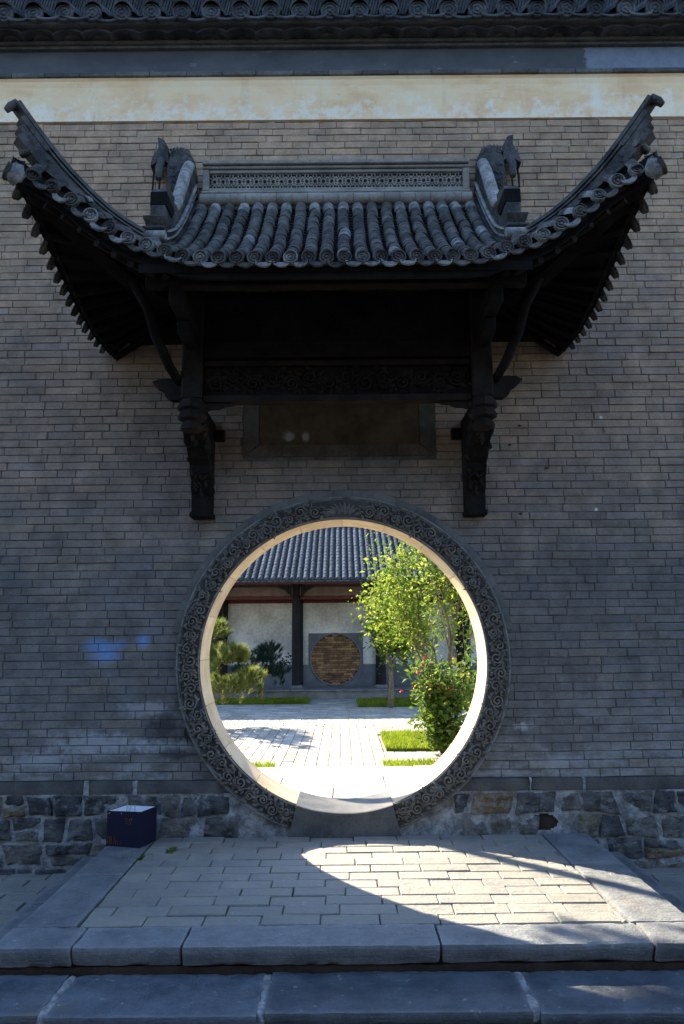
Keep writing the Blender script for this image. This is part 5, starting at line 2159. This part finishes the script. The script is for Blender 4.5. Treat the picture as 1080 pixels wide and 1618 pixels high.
leafy_tree('leafy_tree', 'slender tree with yellow-green leaves on the shaded lawn strip', 'tree', (1.03, 11.25, -.22),
           [((-.02, -.1, 1), 1.1, .065)], 6200, .10, 'leaf', 41, .21, (3, 4), .78, .18, 3, 'leafy trees in the courtyard')
leafy_tree('leafy_tree', 'bright many-stemmed leafy tree rising behind the rose bush', 'tree', (1.78, 7.9, -.25),
           [((-.30, -.05, 1), 1.45, .045), ((.05, .1, 1), 1.5, .042), ((-.12, .22, 1), 1.35, .038), ((.32, -.1, 1), 1.35, .036), ((-.45, .1, 1), 1.25, .032)], 5600, .08, 'leaf', 17, .16, (2, 3), .42, .22, 3,
           'leafy trees in the courtyard')
rt, rtips = leafy_tree('rose_bush', 'green rose bush with red flowers beside the sunlit lawn', 'shrub', (1.36, 5.05, -.22),
           [((0.00, 0.00, 1), .62, .014), ((-0.11, -0.08, 1), .66, .013), ((-0.19, 0.06, .9), .6, .012), ((0.28, -0.11, .6), .2, .01), ((-0.28, -0.11, .6), .2, .01), ((0.06, -0.28, .6), .2, .01), ((-0.17, 0.22, .5), .18, .01), ((0.17, 0.06, 1), .42, .012), ((-0.17, 0.00, 1), .42, .012), ((0.06, -0.17, 1), .4, .012), ((-0.06, 0.17, 1), .42, .012), ((-0.08, -0.11, 1), .5, .012), ((0.11, -0.06, 1), .5, .011)],
           3600, .075, 'roseleaf', 23, .085, (2, 3), .45, .15, 2, asp=.6)
leafy_tree('leafy_shrub', 'rounded green shrub at the right edge of the gate opening', 'shrub', (2.35, 6.9, -.22),
           [((.0, 0, 1), .5, .02), ((.35, .1, 1), .45, .016), ((-.3, .0, 1), .45, .016), ((.1, -.3, 1), .5, .016)], 2600, .08, 'leaf', 29, .12, (2, 3), .5, .15, 2)
# roses
def rose(c, r_):
    mb = MB()
    rs = random.Random(int(c[0] * 1000))
    for ring_, (n, tilt, s) in enumerate(((5, .25, .5), (6, .7, .8), (7, 1.15, 1.0))):
        for i in range(n):
            a = 2 * pi * i / n + ring_ * .4
            d = Vector((cos(a) * sin(tilt), sin(a) * sin(tilt), cos(tilt)))
            p = Vector(c) + d * r_ * s * .6
            leaf_quad(mb, p, d, r_ * 1.1, rs, None, .9)
    return mb.build('flower', 'petal', rt, kind='leaf')
for c in ((1.13, 4.95, 1.03), (1.10, 4.98, .93), (.985, 5.0, .62), (1.02, 4.85, .84), (1.45, 4.8, .62), (.80, 5.0, .58)):
    rose(c, .034)

def pine(name, label, base, trunk, pads, mat, seed, needles=46, nl=.13, group=None, rad=.07, parent=None):
    rs = random.Random(seed)
    t = thing(name, base, label, 'pine', group)
    mb = MB()
    cv = curve(trunk, 16)
    mb.tube(cv, [rad * (1 - .6 * i / 15) for i in range(16)], 8, .5)
    nd = MB()
    for (c, r3, count) in pads:
        c = Vector(c)
        st = min(cv, key=lambda q: (q - c).length)
        mb.tube([st, st.lerp(c, .5) + Vector((0, 0, .04)), c - Vector((0, 0, r3[2] * .3))], [rad * .4, rad * .3, rad * .15], 5, .5)
        for i in range(count):
            u = Vector((rs.gauss(0, 1), rs.gauss(0, 1), rs.gauss(0, 1))).normalized()
            k = rs.random() ** .4
            p = c + Vector((u.x * r3[0] * k, u.y * r3[1] * k, abs(u.z) * r3[2] * k if rs.random() < .75 else u.z * r3[2] * k))
            ax = (Vector((u.x * .7, u.y * .7, .75 + rs.random() * .5))).normalized()
            if rs.random() < .25:
                mb.tube([c.lerp(p, .35), p], [.008, .005], 4, .5)
            cr = rs.random()
            for q in range(needles):
                d = (ax + Vector((rs.gauss(0, .5), rs.gauss(0, .5), rs.gauss(0, .4)))).normalized()
                s = p + ax * rs.uniform(-.05, .05)
                e = s + d * nl * rs.uniform(.6, 1.1)
                w = d.orthogonal().normalized() * .0042
                nd.add([s - w, s + w, e], [(0, 1, 2)], min(1, max(0, cr * .7 + rs.random() * .3)))
    mb.build('trunk', 'bark', t, smooth=True)
    nd.build('crown', mat, t, kind='leaf')
    return t

pine('pine_tree', 'sunlit pale green pine at the left edge of the gate opening', (-2.75, 8.7, -.25),
     [(-2.75, 8.7, -.25), (-2.7, 8.65, .4), (-2.85, 8.6, 1.0), (-2.75, 8.6, 1.6), (-2.75, 8.6, 2.1)],
     [((-2.15, 8.45, .35), (.62, .5, .26), 120), ((-1.72, 8.5, .52), (.28, .3, .22), 46), ((-2.25, 8.5, .85), (.5, .5, .28), 100), ((-1.98, 8.4, 1.0), (.24, .3, .18), 34), ((-2.5, 8.6, 1.35), (.40, .4, .34), 80),
      ((-2.8, 8.6, 1.8), (.3, .3, .35), 22), ((-3.2, 8.7, 1.1), (.5, .5, .3), 30), ((-3.1, 8.6, .5), (.5, .5, .3), 26)], 'pine', 51, 50, .15, 'courtyard pines')
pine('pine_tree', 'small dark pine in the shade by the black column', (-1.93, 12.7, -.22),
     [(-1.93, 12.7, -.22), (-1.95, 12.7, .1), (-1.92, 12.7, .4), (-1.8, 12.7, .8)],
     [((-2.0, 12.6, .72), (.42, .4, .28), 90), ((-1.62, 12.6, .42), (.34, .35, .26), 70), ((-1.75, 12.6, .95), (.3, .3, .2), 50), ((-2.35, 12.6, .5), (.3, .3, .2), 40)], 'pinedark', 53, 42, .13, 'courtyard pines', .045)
# a tall leaning pine just behind the wall; its trunk's shadow crosses the platform
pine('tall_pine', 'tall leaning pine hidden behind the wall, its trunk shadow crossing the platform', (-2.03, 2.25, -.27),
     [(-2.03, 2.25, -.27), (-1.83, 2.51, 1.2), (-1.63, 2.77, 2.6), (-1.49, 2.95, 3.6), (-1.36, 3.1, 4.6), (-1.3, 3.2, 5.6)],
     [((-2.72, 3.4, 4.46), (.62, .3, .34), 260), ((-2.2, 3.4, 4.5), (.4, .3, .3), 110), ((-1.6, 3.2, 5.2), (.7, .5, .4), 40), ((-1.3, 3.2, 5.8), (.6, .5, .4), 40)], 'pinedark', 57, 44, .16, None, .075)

# stakes and a leaning prop by the trees
def stake(label, pts, rad, name='tree_stake'):
    mb = MB()
    mb.tube(pts, rad, 7)
    o = mb.build(name, 'stake', smooth=True, angle=50)
    return tag(o, label, 'stake', 'tree stakes by the rose bush')
stake('upright pale stake behind the rose bush', [(1.79, 6.55, -.26), (1.78, 6.55, .3), (1.775, 6.56, .85)], [.035, .033, .03])
stake('pale plank leaning across the shrub at the right of the gate', [(1.55, 6.0, .02), (1.75, 6.0, .12), (1.98, 6.02, .24)], [.03, .03, .028], 'leaning_plank')

# ------------------------------------------------------------------ weeds in the platform joint
def tuft(label, c, n, h, seed):
    rs = random.Random(seed)
    mb = MB()
    for i in range(n):
        a = rs.uniform(0, 6.28)
        r_ = rs.random() * c[3]
        x, y = c[0] + cos(a) * r_ * .4, c[1] + sin(a) * r_
        d = Vector((rs.gauss(0, .6), rs.gauss(0, .6), 1)).normalized()
        hh = h * rs.uniform(.4, 1.1)
        p = Vector((x, y, c[2]))
        w = Vector((cos(a), sin(a), 0)) * .003
        m_ = p + d * hh * .6
        e = m_ + Vector((d.x, d.y, .2)) * hh * .4
        mb.add([p - w, p + w, m_ + w * .7, m_ - w * .7, e], [(0, 1, 2, 3), (3, 2, 4)], rs.random())
    o = mb.build('weed', 'roseleaf', kind='leaf')
    tag(o, label, 'weed')
tuft('tuft of weeds beside the navy box on the platform', (-1.12, -.37, -.012, .07), 70, .065, 1)
tuft('line of weeds in the joint along the left kerb, next to the box', (-1.296, -.50, -.02, .24), 190, .05, 2)
tuft('sparse weeds in the left kerb joint, nearer the step', (-1.296, -.90, -.02, .18), 70, .032, 3)

# ------------------------------------------------------------------ the navy box
BOX = thing('paper_box', (-1.44, -.2, .004), 'open navy blue cardboard box with white inside, standing against the plinth', 'box')
c4 = [(-1.583, -.262), (-1.345, -.305), (-1.283, -.135), (-1.505, -.085)]
H = .222
def panel(name, a, b, mat, z0, z1, inset=0, t=.003, parent=BOX):
    a, b = Vector((*a, 0)), Vector((*b, 0))
    d = (b - a).normalized()
    n = Vector((-d.y, d.x, 0))
    mb = MB()
    a2, b2 = a + n * inset, b + n * inset
    vs = []
    for p in (a2, b2):
        vs += [(p.x, p.y, z0), (p.x + n.x * t, p.y + n.y * t, z0), (p.x + n.x * t, p.y + n.y * t, z1), (p.x, p.y, z1)]
    mb.add(vs, [(0, 1, 2, 3), (7, 6, 5, 4)] + [(j, 4 + j, 4 + (j + 1) % 4, (j + 1) % 4) for j in range(4)], .5)
    return mb.build(name, mat, parent), d, n
for i in range(4):
    a, b = c4[i], c4[(i + 1) % 4]
    o, d, n = panel('side_panel', a, b, 'navy', .006, .006 + H)
    d2 = d * .004
    panel('lining', (a[0] + d2.x, a[1] + d2.y), (b[0] - d2.x, b[1] - d2.y), 'cardwhite', .012, .005 + H - .002, .0035, .002)
mb = MB()
mb.add([(p[0] * .97 + -1.43 * .03, p[1] * .97 + -.2 * .03, .185) for p in c4], [(0, 1, 2, 3)], .5)
mb.build('tray', 'cardwhite', BOX)
a, b = Vector((*c4[0], 0)), Vector((*c4[1], 0))
d = (b - a).normalized()
n = Vector((-d.y, d.x, 0))
mb = MB()
rs = random.Random(4)
for i, (u, h0, h1) in enumerate(((.012, .015, .07), (.024, .012, .066), (.04, .014, .06), (.055, .02, .062), (.066, .012, .045), (.082, .012, .034), (.1, .012, .026))):
    p = a + d * u - n * .0015
    mb.box((-.002, -.0007, h0), (.002, .0007, h1), .5, 0, Matrix.Translation((p.x, p.y, .006)) @ Matrix.Rotation(rs.gauss(0, .12), 4, 'Y'))
for i in range(9):
    p = a + d * (.15 + rs.uniform(-.02, .03)) - n * .0015
    mb.box((-.009, -.0007, -.002), (.009, .0007, .002), .5, 0, Matrix.Translation((p.x, p.y, .165 + rs.uniform(-.02, .02))) @ Matrix.Rotation(rs.uniform(0, 3), 4, 'Y'))
mb.build('gold_print', 'gold', BOX)
for i, (x, y, dx, dy, dz) in enumerate(((-1.47, -.2, .004, -.01, .05), (-1.45, -.21, .02, -.01, .045), (-1.415, -.2, .0, .0, .035), (-1.55, -.25, -.02, -.03, -.012), (-1.49, -.265, .012, -.03, -.012))):
    mb = MB()
    mb.tube([(x, y, .20), (x + dx * .5, y + dy * .5, .222 + dz * .4), (x + dx, y + dy, .225 + dz)], .0022, 5)
    o = mb.build('dry_twig', 'twig')
    tag(o, ('tallest dry twig, standing straight up in the navy box', 'dry twig leaning right in the middle of the navy box', 'short upright dry twig near the right end of the navy box',
            'dry twig bent over the front rim at the left corner of the navy box', 'dry twig hanging over the middle of the navy box front rim')[i], 'twig', 'twigs in the navy box')
